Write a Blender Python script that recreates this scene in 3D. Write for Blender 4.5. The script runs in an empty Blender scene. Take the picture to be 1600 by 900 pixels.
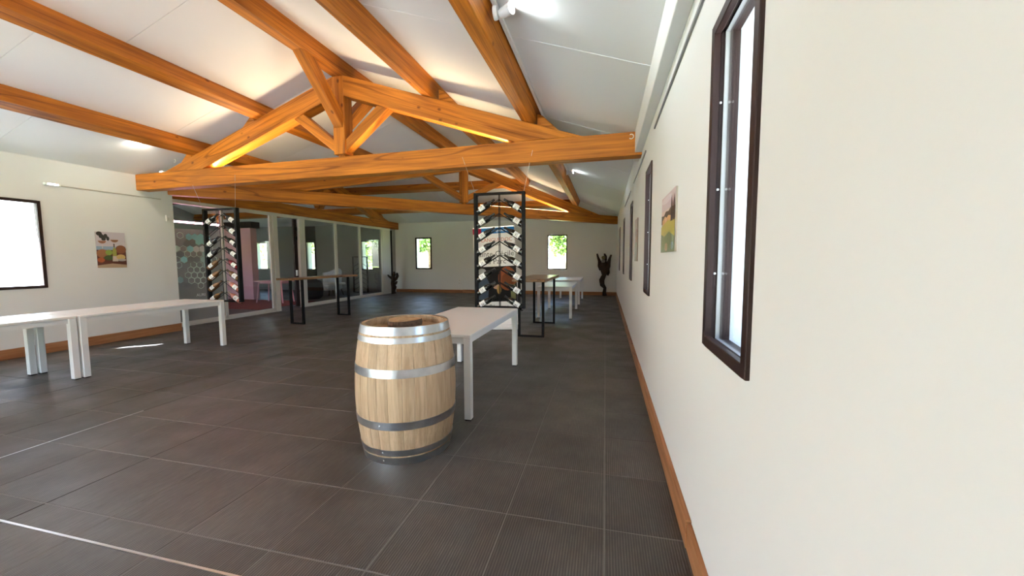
import bpy, bmesh, math, random
from mathutils import Vector, Matrix
random.seed(7)
PI = math.pi
scene = bpy.context.scene
COL = scene.collection

# ------------------------------------------------------------------ camera, sky, sun, exposure
F_PX, YAW, PITCH, ROLL, CAM_H = 600.136, 0.2383, 0.0757, -0.0046, 1.42
cy_, sy_ = math.cos(YAW), math.sin(YAW)
fwd = Vector((-sy_ * math.cos(PITCH), cy_ * math.cos(PITCH), -math.sin(PITCH)))
rgt = Vector((cy_, sy_, 0)); upv = rgt.cross(fwd)
c_, s_ = math.cos(ROLL), math.sin(ROLL)
r2, u2 = rgt * c_ + upv * s_, upv * c_ - rgt * s_
cam_data = bpy.data.cameras.new('camera'); cam = bpy.data.objects.new('camera', cam_data); COL.objects.link(cam)
cam.matrix_world = Matrix(((r2.x, u2.x, -fwd.x, 0), (r2.y, u2.y, -fwd.y, 0), (r2.z, u2.z, -fwd.z, CAM_H), (0, 0, 0, 1)))
cam_data.sensor_width = 36; cam_data.sensor_fit = 'HORIZONTAL'; cam_data.lens = 36 * F_PX / 1600
cam_data.clip_start = 0.02; cam_data.clip_end = 300
scene.camera = cam

SUN_DIR = Vector((0.50, 0.42, -0.80)).normalized()
world = bpy.data.worlds.new('sky'); scene.world = world; world.use_nodes = True
wn = world.node_tree.nodes; wl = world.node_tree.links
sky = wn.new('ShaderNodeTexSky'); sky.sky_type = 'NISHITA'; sky.sun_disc = False
sky.sun_elevation = math.asin(-SUN_DIR.z); sky.sun_rotation = math.atan2(-SUN_DIR.x, -SUN_DIR.y)
sky.air_density = 1.0; sky.dust_density = 1.6; sky.ozone_density = 1.0
wl.new(sky.outputs['Color'], wn['Background'].inputs['Color'])
wn['Background'].inputs['Strength'].default_value = 1.1
sun_data = bpy.data.lights.new('sun', 'SUN'); sun_data.energy = 80.0; sun_data.angle = 0.009; sun_data.color = (.86, .95, 1.08)
sun = bpy.data.objects.new('sun', sun_data); COL.objects.link(sun)
sun.rotation_euler = SUN_DIR.to_track_quat('-Z', 'Y').to_euler()

vs = scene.view_settings
vs.view_transform = 'Standard'; vs.look = 'None'; vs.gamma = 1; vs.use_curve_mapping = False
vs.exposure = 0.82
cyc = scene.cycles
cyc.use_denoising = True; cyc.use_adaptive_sampling = True; cyc.adaptive_threshold = .02; cyc.max_bounces = 9; cyc.diffuse_bounces = 6; cyc.glossy_bounces = 4
cyc.transparent_max_bounces = 16; cyc.sample_clamp_indirect = 8; cyc.caustics_reflective = False; cyc.caustics_refractive = False

# ------------------------------------------------------------------ room numbers
XL, XR, XG, YB, Y0, XW = -8.372, 0.424, -8.82, 15.177, -3.0, -18.0
YC = 5.93                      # inner corner of the L-shaped hall
EZ, RZ = 2.98, 4.453           # eaves and ridge heights of the ceiling
RX, RY = (XL + XR) / 2, (YC + YB) / 2
HX, HY = (XR - XL) / 2, (YB - YC) / 2

# ------------------------------------------------------------------ materials
MATS = {}
def mat(name, color, rough=.5, metal=0, spec=.5, noise=None, bump=None, emit=None, estr=0, rand=0, coat=0):
    if name in MATS: return MATS[name]
    m = bpy.data.materials.new(name); m.use_nodes = True
    n, l = m.node_tree.nodes, m.node_tree.links
    b = n['Principled BSDF']
    b.inputs['Base Color'].default_value = (*color, 1)
    b.inputs['Roughness'].default_value = rough; b.inputs['Metallic'].default_value = metal
    b.inputs['Specular IOR Level'].default_value = spec
    if coat: b.inputs['Coat Weight'].default_value = coat
    if emit:
        b.inputs['Emission Color'].default_value = (*emit, 1); b.inputs['Emission Strength'].default_value = estr
    tc = n.new('ShaderNodeTexCoord')
    src = None
    if noise:                                  # (scale, second colour, low, high)
        t = n.new('ShaderNodeTexNoise'); t.inputs['Scale'].default_value = noise[0]; t.inputs['Detail'].default_value = 5
        l.new(tc.outputs['Object'], t.inputs['Vector'])
        r = n.new('ShaderNodeValToRGB'); r.color_ramp.elements[0].position = noise[2]; r.color_ramp.elements[1].position = noise[3]
        r.color_ramp.elements[0].color = (*color, 1); r.color_ramp.elements[1].color = (*noise[1], 1)
        l.new(t.outputs['Fac'], r.inputs['Fac']); src = r.outputs['Color']
    if rand:
        oi = n.new('ShaderNodeObjectInfo'); mr = n.new('ShaderNodeMapRange')
        mr.inputs['To Min'].default_value = 1 - rand; mr.inputs['To Max'].default_value = 1 + rand
        l.new(oi.outputs['Random'], mr.inputs['Value'])
        mx = n.new('ShaderNodeVectorMath'); mx.operation = 'SCALE'
        if src: l.new(src, mx.inputs[0])
        else: mx.inputs[0].default_value = color
        l.new(mr.outputs['Result'], mx.inputs['Scale']); src = mx.outputs['Vector']
    if src: l.new(src, b.inputs['Base Color'])
    if bump:                                   # (scale, strength, distance)
        t = n.new('ShaderNodeTexNoise'); t.inputs['Scale'].default_value = bump[0]; t.inputs['Detail'].default_value = 4
        l.new(tc.outputs['Object'], t.inputs['Vector'])
        bp = n.new('ShaderNodeBump'); bp.inputs['Strength'].default_value = bump[1]; bp.inputs['Distance'].default_value = bump[2]
        l.new(t.outputs['Fac'], bp.inputs['Height']); l.new(bp.outputs['Normal'], b.inputs['Normal'])
    MATS[name] = m
    return m

def wood(name, dark, light, along=.7, across=11, rough=.5, knots=True, rand=.12, axis='X'):
    if name in MATS: return MATS[name]
    m = bpy.data.materials.new(name); m.use_nodes = True
    n, l = m.node_tree.nodes, m.node_tree.links
    b = n['Principled BSDF']; b.inputs['Roughness'].default_value = rough; b.inputs['Specular IOR Level'].default_value = .3
    tc = n.new('ShaderNodeTexCoord'); oi = n.new('ShaderNodeObjectInfo')
    off = n.new('ShaderNodeVectorMath'); off.operation = 'SCALE'; off.inputs[0].default_value = (13, 7, 9)
    l.new(oi.outputs['Random'], off.inputs['Scale'])
    add = n.new('ShaderNodeVectorMath'); l.new(tc.outputs['Object'], add.inputs[0]); l.new(off.outputs['Vector'], add.inputs[1])
    def mapped(a, c):
        k = {'X': (a, c, c), 'Y': (c, a, c), 'Z': (c, c, a)}[axis]
        mp = n.new('ShaderNodeVectorMath'); mp.operation = 'MULTIPLY'; mp.inputs[1].default_value = k
        l.new(add.outputs['Vector'], mp.inputs[0]); return mp.outputs['Vector']
    t1 = n.new('ShaderNodeTexNoise'); t1.inputs['Scale'].default_value = 1; t1.inputs['Detail'].default_value = 4; t1.inputs['Distortion'].default_value = .8
    l.new(mapped(along, across), t1.inputs['Vector'])
    t2 = n.new('ShaderNodeTexNoise'); t2.inputs['Scale'].default_value = 1; t2.inputs['Detail'].default_value = 3
    l.new(mapped(along * 3, across * 8), t2.inputs['Vector'])
    mx = n.new('ShaderNodeMath'); mx.operation = 'MULTIPLY_ADD'; mx.inputs[1].default_value = .35
    l.new(t2.outputs['Fac'], mx.inputs[0]); 
    sc = n.new('ShaderNodeMath'); sc.operation = 'MULTIPLY'; sc.inputs[1].default_value = .65
    l.new(t1.outputs['Fac'], sc.inputs[0]); l.new(sc.outputs[0], mx.inputs[2])
    r = n.new('ShaderNodeValToRGB'); r.color_ramp.elements[0].position = .36; r.color_ramp.elements[1].position = .64
    r.color_ramp.elements[0].color = (*dark, 1); r.color_ramp.elements[1].color = (*light, 1)
    l.new(mx.outputs[0], r.inputs['Fac']); src = r.outputs['Color']
    if knots:
        v = n.new('ShaderNodeTexVoronoi'); v.inputs['Scale'].default_value = 1; l.new(mapped(3.2, 5.0), v.inputs['Vector'])
        sx = n.new('ShaderNodeSeparateColor'); l.new(v.outputs['Color'], sx.inputs[0])
        gt = n.new('ShaderNodeMath'); gt.operation = 'LESS_THAN'; gt.inputs[1].default_value = .62; l.new(sx.outputs[0], gt.inputs[0])
        ds = n.new('ShaderNodeMath'); ds.operation = 'ADD'; l.new(v.outputs['Distance'], ds.inputs[0]); l.new(gt.outputs[0], ds.inputs[1])
        kr = n.new('ShaderNodeValToRGB'); kr.color_ramp.elements[0].position = .06; kr.color_ramp.elements[1].position = .13
        kr.color_ramp.elements[0].color = (.22, .14, .10, 1); kr.color_ramp.elements[1].color = (1, 1, 1, 1)
        l.new(ds.outputs[0], kr.inputs['Fac'])
        ck = n.new('ShaderNodeTexNoise'); ck.inputs['Scale'].default_value = 1; ck.inputs['Detail'].default_value = 1; l.new(mapped(.28, 3.4), ck.inputs['Vector'])
        cs = n.new('ShaderNodeMath'); cs.operation = 'SUBTRACT'; cs.inputs[1].default_value = .5; l.new(ck.outputs['Fac'], cs.inputs[0])
        ca = n.new('ShaderNodeMath'); ca.operation = 'ABSOLUTE'; l.new(cs.outputs[0], ca.inputs[0])
        cr = n.new('ShaderNodeValToRGB'); cr.color_ramp.elements[0].position = .004; cr.color_ramp.elements[1].position = .012
        cr.color_ramp.elements[0].color = (.30, .22, .18, 1); cr.color_ramp.elements[1].color = (1, 1, 1, 1); l.new(ca.outputs[0], cr.inputs['Fac'])
        km = n.new('ShaderNodeMix'); km.data_type = 'RGBA'; km.blend_type = 'MULTIPLY'; km.inputs[0].default_value = .75
        l.new(kr.outputs['Color'], km.inputs[6]); l.new(cr.outputs['Color'], km.inputs[7]); kr = km
        mm = n.new('ShaderNodeMix'); mm.data_type = 'RGBA'; mm.blend_type = 'MULTIPLY'; mm.inputs[0].default_value = .8
        l.new(src, mm.inputs[6]); l.new(kr.outputs[2], mm.inputs[7]); src = mm.outputs[2]
    mr = n.new('ShaderNodeMapRange'); mr.inputs['To Min'].default_value = 1 - rand; mr.inputs['To Max'].default_value = 1 + rand
    l.new(oi.outputs['Random'], mr.inputs['Value'])
    vm = n.new('ShaderNodeVectorMath'); vm.operation = 'SCALE'; l.new(src, vm.inputs[0]); l.new(mr.outputs['Result'], vm.inputs['Scale'])
    l.new(vm.outputs['Vector'], b.inputs['Base Color'])
    bp = n.new('ShaderNodeBump'); bp.inputs['Strength'].default_value = .25; bp.inputs['Distance'].default_value = .004
    l.new(mx.outputs[0], bp.inputs['Height']); l.new(bp.outputs['Normal'], b.inputs['Normal'])
    MATS[name] = m
    return m

def glass(name, tint=(1, 1, 1), rough=0.0, ior=1.45, gl=(1, 1, 1)):
    if name in MATS: return MATS[name]
    m = bpy.data.materials.new(name); m.use_nodes = True
    n, l = m.node_tree.nodes, m.node_tree.links
    n.remove(n['Principled BSDF']); out = n['Material Output']
    tr = n.new('ShaderNodeBsdfTransparent'); tr.inputs['Color'].default_value = (*tint, 1)
    g = n.new('ShaderNodeBsdfGlossy'); g.inputs['Roughness'].default_value = rough; g.inputs['Color'].default_value = (*gl, 1)
    # Schlick reflectance, the same from both sides of the sheet
    f0 = ((ior - 1) / (ior + 1)) ** 2
    ge = n.new('ShaderNodeNewGeometry'); dt = n.new('ShaderNodeVectorMath'); dt.operation = 'DOT_PRODUCT'
    l.new(ge.outputs['Normal'], dt.inputs[0]); l.new(ge.outputs['Incoming'], dt.inputs[1])
    ab = n.new('ShaderNodeMath'); ab.operation = 'ABSOLUTE'; l.new(dt.outputs['Value'], ab.inputs[0])
    om = n.new('ShaderNodeMath'); om.operation = 'SUBTRACT'; om.inputs[0].default_value = 1; l.new(ab.outputs[0], om.inputs[1])
    pw = n.new('ShaderNodeMath'); pw.operation = 'POWER'; pw.inputs[1].default_value = 5; l.new(om.outputs[0], pw.inputs[0])
    fr = n.new('ShaderNodeMath'); fr.operation = 'MULTIPLY_ADD'; fr.inputs[1].default_value = 1 - f0; fr.inputs[2].default_value = f0; l.new(pw.outputs[0], fr.inputs[0])
    mx = n.new('ShaderNodeMixShader')
    l.new(fr.outputs[0], mx.inputs[0]); l.new(tr.outputs[0], mx.inputs[1]); l.new(g.outputs[0], mx.inputs[2]); l.new(mx.outputs[0], out.inputs[0])
    MATS[name] = m
    return m

def film(name, color, fac):
    m = bpy.data.materials.new(name); m.use_nodes = True; n, l = m.node_tree.nodes, m.node_tree.links
    b = n['Principled BSDF']; b.inputs['Base Color'].default_value = (*color, 1); b.inputs['Roughness'].default_value = .5; b.inputs['Alpha'].default_value = fac
    return m

def tile_material():
    m = bpy.data.materials.new('ribbed_slate_tile'); m.use_nodes = True
    n, l = m.node_tree.nodes, m.node_tree.links
    b = n['Principled BSDF']
    geo = n.new('ShaderNodeNewGeometry'); oi = n.new('ShaderNodeObjectInfo')
    t1 = n.new('ShaderNodeTexNoise'); t1.inputs['Scale'].default_value = 1.1; t1.inputs['Detail'].default_value = 7; t1.inputs['Roughness'].default_value = .62
    l.new(geo.outputs['Position'], t1.inputs['Vector'])
    r = n.new('ShaderNodeValToRGB'); r.color_ramp.elements[0].position = .36; r.color_ramp.elements[1].position = .68
    r.color_ramp.elements[0].color = (.052, .046, .042, 1); r.color_ramp.elements[1].color = (.104, .093, .084, 1)
    l.new(t1.outputs['Fac'], r.inputs['Fac'])
    # fine ribs running down the hall, broken up by noise
    mp = n.new('ShaderNodeVectorMath'); mp.operation = 'MULTIPLY'; mp.inputs[1].default_value = (95, 9, 1)
    l.new(geo.outputs['Position'], mp.inputs[0])
    rb = n.new('ShaderNodeTexNoise'); rb.inputs['Scale'].default_value = 1; rb.inputs['Detail'].default_value = 2; l.new(mp.outputs[0], rb.inputs['Vector'])
    mp2 = n.new('ShaderNodeVectorMath'); mp2.operation = 'MULTIPLY'; mp2.inputs[1].default_value = (1, .12, 1); l.new(geo.outputs['Position'], mp2.inputs[0])
    wv = n.new('ShaderNodeTexWave'); wv.inputs['Scale'].default_value = 24; wv.inputs['Distortion'].default_value = 1.2
    wv.inputs['Detail'].default_value = 2; wv.bands_direction = 'X'
    l.new(mp2.outputs[0], wv.inputs['Vector'])
    ad = n.new('ShaderNodeMath'); ad.operation = 'MULTIPLY'; l.new(rb.outputs['Fac'], ad.inputs[0]); l.new(wv.outputs['Fac'], ad.inputs[1])
    rr = n.new('ShaderNodeMapRange'); rr.inputs['From Max'].default_value = .6; rr.inputs['To Min'].default_value = .58; rr.inputs['To Max'].default_value = 1.55
    l.new(ad.outputs[0], rr.inputs['Value'])
    rd = n.new('ShaderNodeMapRange'); rd.inputs['To Min'].default_value = .88; rd.inputs['To Max'].default_value = 1.12; l.new(oi.outputs['Random'], rd.inputs['Value'])
    mu = n.new('ShaderNodeMath'); mu.operation = 'MULTIPLY'; l.new(rr.outputs[0], mu.inputs[0]); l.new(rd.outputs[0], mu.inputs[1])
    vm = n.new('ShaderNodeVectorMath'); vm.operation = 'SCALE'; l.new(r.outputs['Color'], vm.inputs[0]); l.new(mu.outputs[0], vm.inputs['Scale'])
    l.new(vm.outputs[0], b.inputs['Base Color'])
    t3 = n.new('ShaderNodeTexNoise'); t3.inputs['Scale'].default_value = 2.3; t3.inputs['Detail'].default_value = 5; l.new(geo.outputs['Position'], t3.inputs['Vector'])
    ro = n.new('ShaderNodeMapRange'); ro.inputs['From Min'].default_value = .3; ro.inputs['From Max'].default_value = .7
    ro.inputs['To Min'].default_value = .34; ro.inputs['To Max'].default_value = .52
    l.new(t3.outputs['Fac'], ro.inputs['Value']); l.new(ro.outputs[0], b.inputs['Roughness'])
    bp = n.new('ShaderNodeBump'); bp.inputs['Strength'].default_value = .6; bp.inputs['Distance'].default_value = .003
    l.new(ad.outputs[0], bp.inputs['Height']); l.new(bp.outputs['Normal'], b.inputs['Normal'])
    MATS['tile'] = m
    return m

M_TILE = tile_material()
M_GROUT = mat('pale_grout', (.21, .20, .19), .9)
M_ALU = mat('aluminium_strip', (.75, .75, .76), .32, 1)
M_WALL = mat('white_plaster', (.80, .81, .80), .85, spec=.2, bump=(60, .12, .002))
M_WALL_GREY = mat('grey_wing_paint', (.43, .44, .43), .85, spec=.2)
M_CEIL = mat('white_ceiling_panel', (.89, .90, .885), .8, spec=.2)
M_CEILB = mat('ceiling_backing', (.62, .62, .60), .9)
M_TRIM = mat('white_trim_paint', (.84, .84, .82), .5)
M_BEAM = wood('orange_pine', (.27, .078, .006), (.60, .20, .018))
M_BASE = wood('baseboard_wood', (.25, .10, .035), (.43, .20, .085), along=1.2, across=14)
M_OAK = wood('pale_oak', (.40, .275, .165), (.60, .44, .285), along=1.6, across=26, knots=False, rand=.13, axis='Z')
M_OAKH = wood('worn_oak_head', (.25, .14, .07), (.50, .32, .18), along=2, across=22, knots=False)
M_BARK = mat('dark_bark', (.07, .042, .025), .9, noise=(60, (.16, .10, .06), .35, .7), bump=(70, .9, .01))
M_HOOP = mat('galvanised_hoop', (.66, .68, .70), .30, 1, noise=(9, (.52, .55, .58), .4, .62))
M_WHITE = mat('white_laminate', (.86, .85, .83), .35)
M_WHITELEG = mat('white_powder_coat', (.83, .83, .82), .45)
M_BLACK = mat('black_steel', (.008, .008, .009), .6, 0, spec=.15)
M_BROWNFR = mat('dark_brown_frame', (.026, .012, .010), .5, spec=.25)
M_GREYFR = mat('outer_window_frame', (.30, .29, .28), .5)
M_WIN = glass('window_glass', (.97, .98, .98), 0, 1.42)
M_PANE = glass('partition_glass', (.88, .91, .90), 0, 1.5)
M_FRAMEW = mat('white_aluminium', (.70, .69, .65), .45)
M_BARTOP = wood('walnut_bar_top', (.16, .075, .03), (.36, .20, .09), along=1.5, across=14, rough=.28, axis='Y')
M_DARKWOOD = wood('dark_vine_wood', (.016, .009, .006), (.05, .028, .016), along=4, across=20, knots=False, rough=.8)

# ------------------------------------------------------------------ helpers
W = {}
def setmeta(o, label=None, cat=None, group=None, kind=None):
    if label: o['label'] = label
    if cat: o['category'] = cat
    if group: o['group'] = group
    if kind: o['kind'] = kind
    return o

def link(o, mw, parent=None):
    COL.objects.link(o); W[o] = mw
    if parent is not None:
        o.parent = parent; o.matrix_basis = W[parent].inverted() @ mw
    else:
        o.matrix_basis = mw
    return o

def empty(name, loc=(0, 0, 0), rz=0, label=None, cat=None, group=None, kind=None):
    o = bpy.data.objects.new(name, None); o.empty_display_size = .1
    link(o, Matrix.Translation(loc) @ Matrix.Rotation(rz, 4, 'Z'))
    return setmeta(o, label, cat, group, kind)

def mesh_of(name, verts, faces, mats, smooth=False, mi=None):
    me = bpy.data.meshes.new(name); me.from_pydata([tuple(v) for v in verts], [], faces)
    for m in (mats if isinstance(mats, (list, tuple)) else [mats]): me.materials.append(m)
    if mi: me.polygons.foreach_set('material_index', mi)
    if smooth: me.polygons.foreach_set('use_smooth', [True] * len(me.polygons))
    me.update(); return me

def add_mesh(name, me, mw=None, parent=None, **kw):
    o = bpy.data.objects.new(name, me); link(o, mw or Matrix.Identity(4), parent)
    return setmeta(o, **kw)

class MB:
    """collects simple solids in one local frame"""
    def __init__(s): s.v, s.f, s.sm = [], [], False
    def box(s, x0, x1, y0, y1, z0, z1, M=None):
        b = len(s.v)
        P = [Vector(p) for p in ((x0, y0, z0), (x1, y0, z0), (x1, y1, z0), (x0, y1, z0), (x0, y0, z1), (x1, y0, z1), (x1, y1, z1), (x0, y1, z1))]
        s.v += [M @ p for p in P] if M else P
        s.f += [tuple(b + i for i in q) for q in ((0, 3, 2, 1), (4, 5, 6, 7), (0, 1, 5, 4), (1, 2, 6, 5), (2, 3, 7, 6), (3, 0, 4, 7))]
        return s
    def prism(s, poly, fa, fb):
        """poly: list of 2d points; fa, fb map a 2d point to the two ends"""
        b = len(s.v); n = len(poly)
        s.v += [Vector(fa(p)) for p in poly] + [Vector(fb(p)) for p in poly]
        s.f += [tuple(b + i for i in reversed(range(n))), tuple(b + n + i for i in range(n))]
        s.f += [(b + i, b + (i + 1) % n, b + n + (i + 1) % n, b + n + i) for i in range(n)]
        return s
    def tube(s, pts, rad, seg=8, caps=True):
        pts = [Vector(p) for p in pts]; n = len(pts)
        rad = rad if isinstance(rad, (list, tuple)) else [rad] * n
        b = len(s.v); ref = None
        for i, p in enumerate(pts):
            d = (pts[min(i + 1, n - 1)] - pts[max(i - 1, 0)]).normalized()
            if ref is None:
                ref = Vector((0, 0, 1)) if abs(d.z) < .9 else Vector((1, 0, 0))
            a = (ref - d * ref.dot(d)).normalized(); c = d.cross(a); ref = a
            for k in range(seg):
                t = 2 * PI * k / seg
                s.v.append(p + (a * math.cos(t) + c * math.sin(t)) * rad[i])
        for i in range(n - 1):
            for k in range(seg):
                k2 = (k + 1) % seg
                s.f.append((b + i * seg + k, b + i * seg + k2, b + (i + 1) * seg + k2, b + (i + 1) * seg + k))
        if caps:
            s.f.append(tuple(b + k for k in reversed(range(seg)))); s.f.append(tuple(b + (n - 1) * seg + k for k in range(seg)))
        return s
    def lathe(s, prof, seg=24, a0=0, a1=2 * PI, M=None):
        b = len(s.v); full = abs(a1 - a0 - 2 * PI) < 1e-6; n = seg if full else seg + 1
        for r, z in prof:
            for k in range(n):
                t = a0 + (a1 - a0) * k / seg
                p = Vector((r * math.cos(t), r * math.sin(t), z)); s.v.append(M @ p if M else p)
        for i in range(len(prof) - 1):
            for k in range(seg):
                k2 = (k + 1) % n
                s.f.append((b + i * n + k, b + i * n + k2, b + (i + 1) * n + k2, b + (i + 1) * n + k))
        return s
    def mesh(s, name, m, smooth=False, bevel=0, seg=1):
        me = mesh_of(name, s.v, s.f, m)
        bm = bmesh.new(); bm.from_mesh(me)
        bmesh.ops.recalc_face_normals(bm, faces=bm.faces)
        if bevel:
            bmesh.ops.remove_doubles(bm, verts=bm.verts, dist=1e-6)
            bmesh.ops.bevel(bm, geom=[e for e in bm.edges if e.is_manifold and e.calc_face_angle(0) > .5], offset=bevel, segments=seg, affect='EDGES', clamp_overlap=True)
        if smooth:
            for f in bm.faces: f.smooth = True
        bm.to_mesh(me); bm.free()
        if smooth:
            me.set_sharp_from_angle(angle=math.radians(38))
        return me
    def obj(s, name, m, mw=None, parent=None, smooth=False, bevel=0, seg=1, **kw):
        return add_mesh(name, s.mesh(name, m, smooth, bevel, seg), mw, parent, **kw)

def frame_of(a, b, up):
    """matrix at a with local X along a->b, local Z near up"""
    a, b = Vector(a), Vector(b); x = (b - a).normalized(); up = Vector(up)
    if abs(x.dot(up.normalized())) > .999: up = Vector((1, 0, 0))
    z = (up - x * up.dot(x)).normalized(); y = z.cross(x)
    return Matrix(((x.x, y.x, z.x, a.x), (x.y, y.y, z.y, a.y), (x.z, y.z, z.z, a.z), (0, 0, 0, 1))), (b - a).length

def beam(name, a, b, w, h, up=(0, 0, 1), m=None, parent=None, bevel=.006, **kw):
    """box from a to b centred on the axis"""
    Mx, L = frame_of(a, b, up)
    return MB().box(0, L, -w / 2, w / 2, -h / 2, h / 2).obj(name, m or M_BEAM, Mx, parent, bevel=bevel, **kw)

def copy_tree(o, mw, parent=None, **kw):
    c = o.copy(); link(c, mw, parent)
    for k in ('label', 'category', 'group', 'kind'):
        if k in c and k not in ('group',) and parent is None and k == 'label': del c[k]
    setmeta(c, **kw)
    for ch in o.children:
        copy_tree(ch, mw @ (W[o].inverted() @ W[ch]), c)
    return c

# ------------------------------------------------------------------ floor: base slab, single ribbed tiles, aluminium joints
TS, TX, TY = .5316, -.5185, 3.0432
STRIP_Y = 1.287
floor = MB().box(XW - .3, XR + .3, Y0 - .3, YB + .3, -.2, -.0022).obj('floor', M_GROUT, label='dark grey ribbed tile floor with thin pale joints', kind='structure', cat='floor')
G = .0028
def tile_mesh(x0, x1, y0, y1):
    """a tile in its own frame (centre of the top at the origin)"""
    w, d = (x1 - x0) / 2 - G, (y1 - y0) / 2 - G; e = .002
    v = [(-w, -d, -.006), (w, -d, -.006), (w, d, -.006), (-w, d, -.006), (-w, -d, -e), (w, -d, -e), (w, d, -e), (-w, d, -e),
         (-w + e, -d + e, 0), (w - e, -d + e, 0), (w - e, d - e, 0), (-w + e, d - e, 0)]
    f = [(0, 1, 5, 4), (1, 2, 6, 5), (2, 3, 7, 6), (3, 0, 4, 7), (4, 5, 9, 8), (5, 6, 10, 9), (6, 7, 11, 10), (7, 4, 8, 11), (8, 9, 10, 11)]
    return v, f
rows = []
y = TY - 3 * TS                                  # 1.448, first full joint behind the strip
rows.append((STRIP_Y + .004, y))
while y < YB: rows.append((y, min(y + TS, YB))); y += TS
y = STRIP_Y - .004
while y > Y0: rows.append((max(y - TS, Y0), y)); y -= TS
cols = []
i = -33
while TX + i * TS < XR:
    cols.append((max(XW, TX + i * TS), min(XR, TX + (i + 1) * TS))); i += 1
shared = {}
far_v, far_f = [], []
tiles = []
for (a, b) in rows:
    for (c, d) in cols:
        if d <= XW or d - c < .02 or b - a < .02: continue
        if b <= YC + .01 and d < XL + .02: continue
        ctr = Vector(((c + d) / 2, (a + b) / 2, 0)); q = ctr - Vector((0, 0, CAM_H))
        dep = q.dot(fwd); u = q.dot(rgt) / max(dep, .01)
        if dep > .25 and abs(u) < 1.75 and a > .15 and b < 6.3: tiles.append((q.length, a, b, c, d))
        else:
            v, f = tile_mesh(c, d, a, b); k = len(far_v)
            far_v += [Vector(p) + ctr for p in v]; far_f += [tuple(k + j for j in g) for g in f]
tiles.sort()
for n_, (q, a, b, c, d) in enumerate(tiles):
    ctr = ((c + d) / 2, (a + b) / 2, 0)
    if n_ < 300:
        key = (round(d - c, 3), round(b - a, 3))
        if key not in shared:
            v, f = tile_mesh(c, d, a, b); shared[key] = mesh_of('tile', v, f, M_TILE)
        add_mesh('tile', shared[key], Matrix.Translation(ctr), floor)
    else:
        v, f = tile_mesh(c, d, a, b); k = len(far_v)
        far_v += [Vector(p) + Vector(ctr) for p in v]; far_f += [tuple(k + j for j in g) for g in f]
add_mesh('far_tiles', mesh_of('far_tiles', far_v, far_f, M_TILE), None, floor, kind='stuff')
MB().box(XL, XR, STRIP_Y - .006, STRIP_Y + .006, -.012, .0012).obj('expansion_strip', M_ALU, None, floor, label='bright aluminium expansion joint strip')
MB().box(TX - 7 * TS - .004, TX - 7 * TS + .004, STRIP_Y, 2.62, -.012, .0012).obj('expansion_strip', M_ALU, None, floor, label='bright aluminium expansion joint strip')

# ------------------------------------------------------------------ walls with openings
def wall(name, p0, p1, t, openings, m, h=3.02, **kw):
    """inner face from p0 to p1, thickness to the left of p0->p1 seen from above (outside); openings (u0,u1,z0,z1)"""
    Mx, L = frame_of((*p0, 0), (*p1, 0), (0, 0, 1))
    mb = MB(); us = sorted(openings); u = 0
    for (u0, u1, z0, z1) in us:
        mb.box(u, u0, 0, t, 0, h)
        if z0 > .001: mb.box(u0, u1, 0, t, 0, z0)
        if z1 < h: mb.box(u0, u1, 0, t, z1, h)
        u = u1
    mb.box(u, L, 0, t, 0, h)
    return mb.obj(name, m, Mx, None, kind='structure', **kw), Mx

WZ0, WZ1 = 1.055, 2.345
right_wins = [(1.265, 1.783), (3.94, 4.457), (6.585, 7.10), (9.24, 9.76), (11.88, 12.40)]
# right wall: inner face x=XR, walked from far to near so that the outside (+x) is to its left
wall_right, MR_ = wall('wall_right', (XR, YB), (XR, Y0), .34, [(YB - b, YB - a, WZ0, WZ1) for a, b in right_wins], M_WALL, label='long white wall with narrow dark-framed windows', cat='wall')
# left wall: x=XL from Y0 to YC, outside to -x
left_wins = [(3.54, 4.06), (.88, 1.40), (-1.78, -1.26)]  # the last two are unseen, added to bring in daylight
LZ0, LZ1 = 1.013, 2.326
wall_left, ML_ = wall('wall_left', (XL, Y0), (XL, YC), .40, [(a - Y0, b - Y0, LZ0, LZ1) for a, b in left_wins], M_WALL, label='cream white wall ending before the glass partition', cat='wall')
# back wall y=YB, from XW to XR, outside +y
back_wins = [(-7.953, -7.205), (-2.232, -1.463), (-10.62, -10.03), (-13.52, -13.03), (-16.5, -15.7)]
BZ0, BZ1 = 1.002, 2.343
b_real = [w for w in back_wins]
_bx = XG - .1
wall_back, MB_ = wall('wall_back', (_bx, YB), (XR, YB), .34, [(a - _bx, b - _bx, BZ0, BZ1) for a, b in b_real[:2]], M_WALL, label='white end wall with two small windows', cat='wall')
WWZ0, WWZ1 = .96, 2.25
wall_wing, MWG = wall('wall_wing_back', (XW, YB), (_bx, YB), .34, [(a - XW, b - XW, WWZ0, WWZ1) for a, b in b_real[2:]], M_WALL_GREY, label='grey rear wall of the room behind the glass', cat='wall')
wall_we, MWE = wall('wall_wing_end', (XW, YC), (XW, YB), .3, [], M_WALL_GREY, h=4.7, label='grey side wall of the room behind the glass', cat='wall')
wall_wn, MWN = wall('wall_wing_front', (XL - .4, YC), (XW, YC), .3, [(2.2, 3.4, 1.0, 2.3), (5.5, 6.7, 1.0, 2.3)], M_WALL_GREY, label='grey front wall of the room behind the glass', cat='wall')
rear_open = [(2.3, 4.4, 0.0, 2.5), (4.7, 8.3, 0.0, 2.5)]  # unseen door openings, added and sized to light the hall from behind
wall_rear, MRE = wall('wall_rear', (XR, Y0), (XL, Y0), .3, rear_open, M_WALL, h=4.5, label='white wall with added glazed doors behind the viewer', cat='wall')

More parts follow.
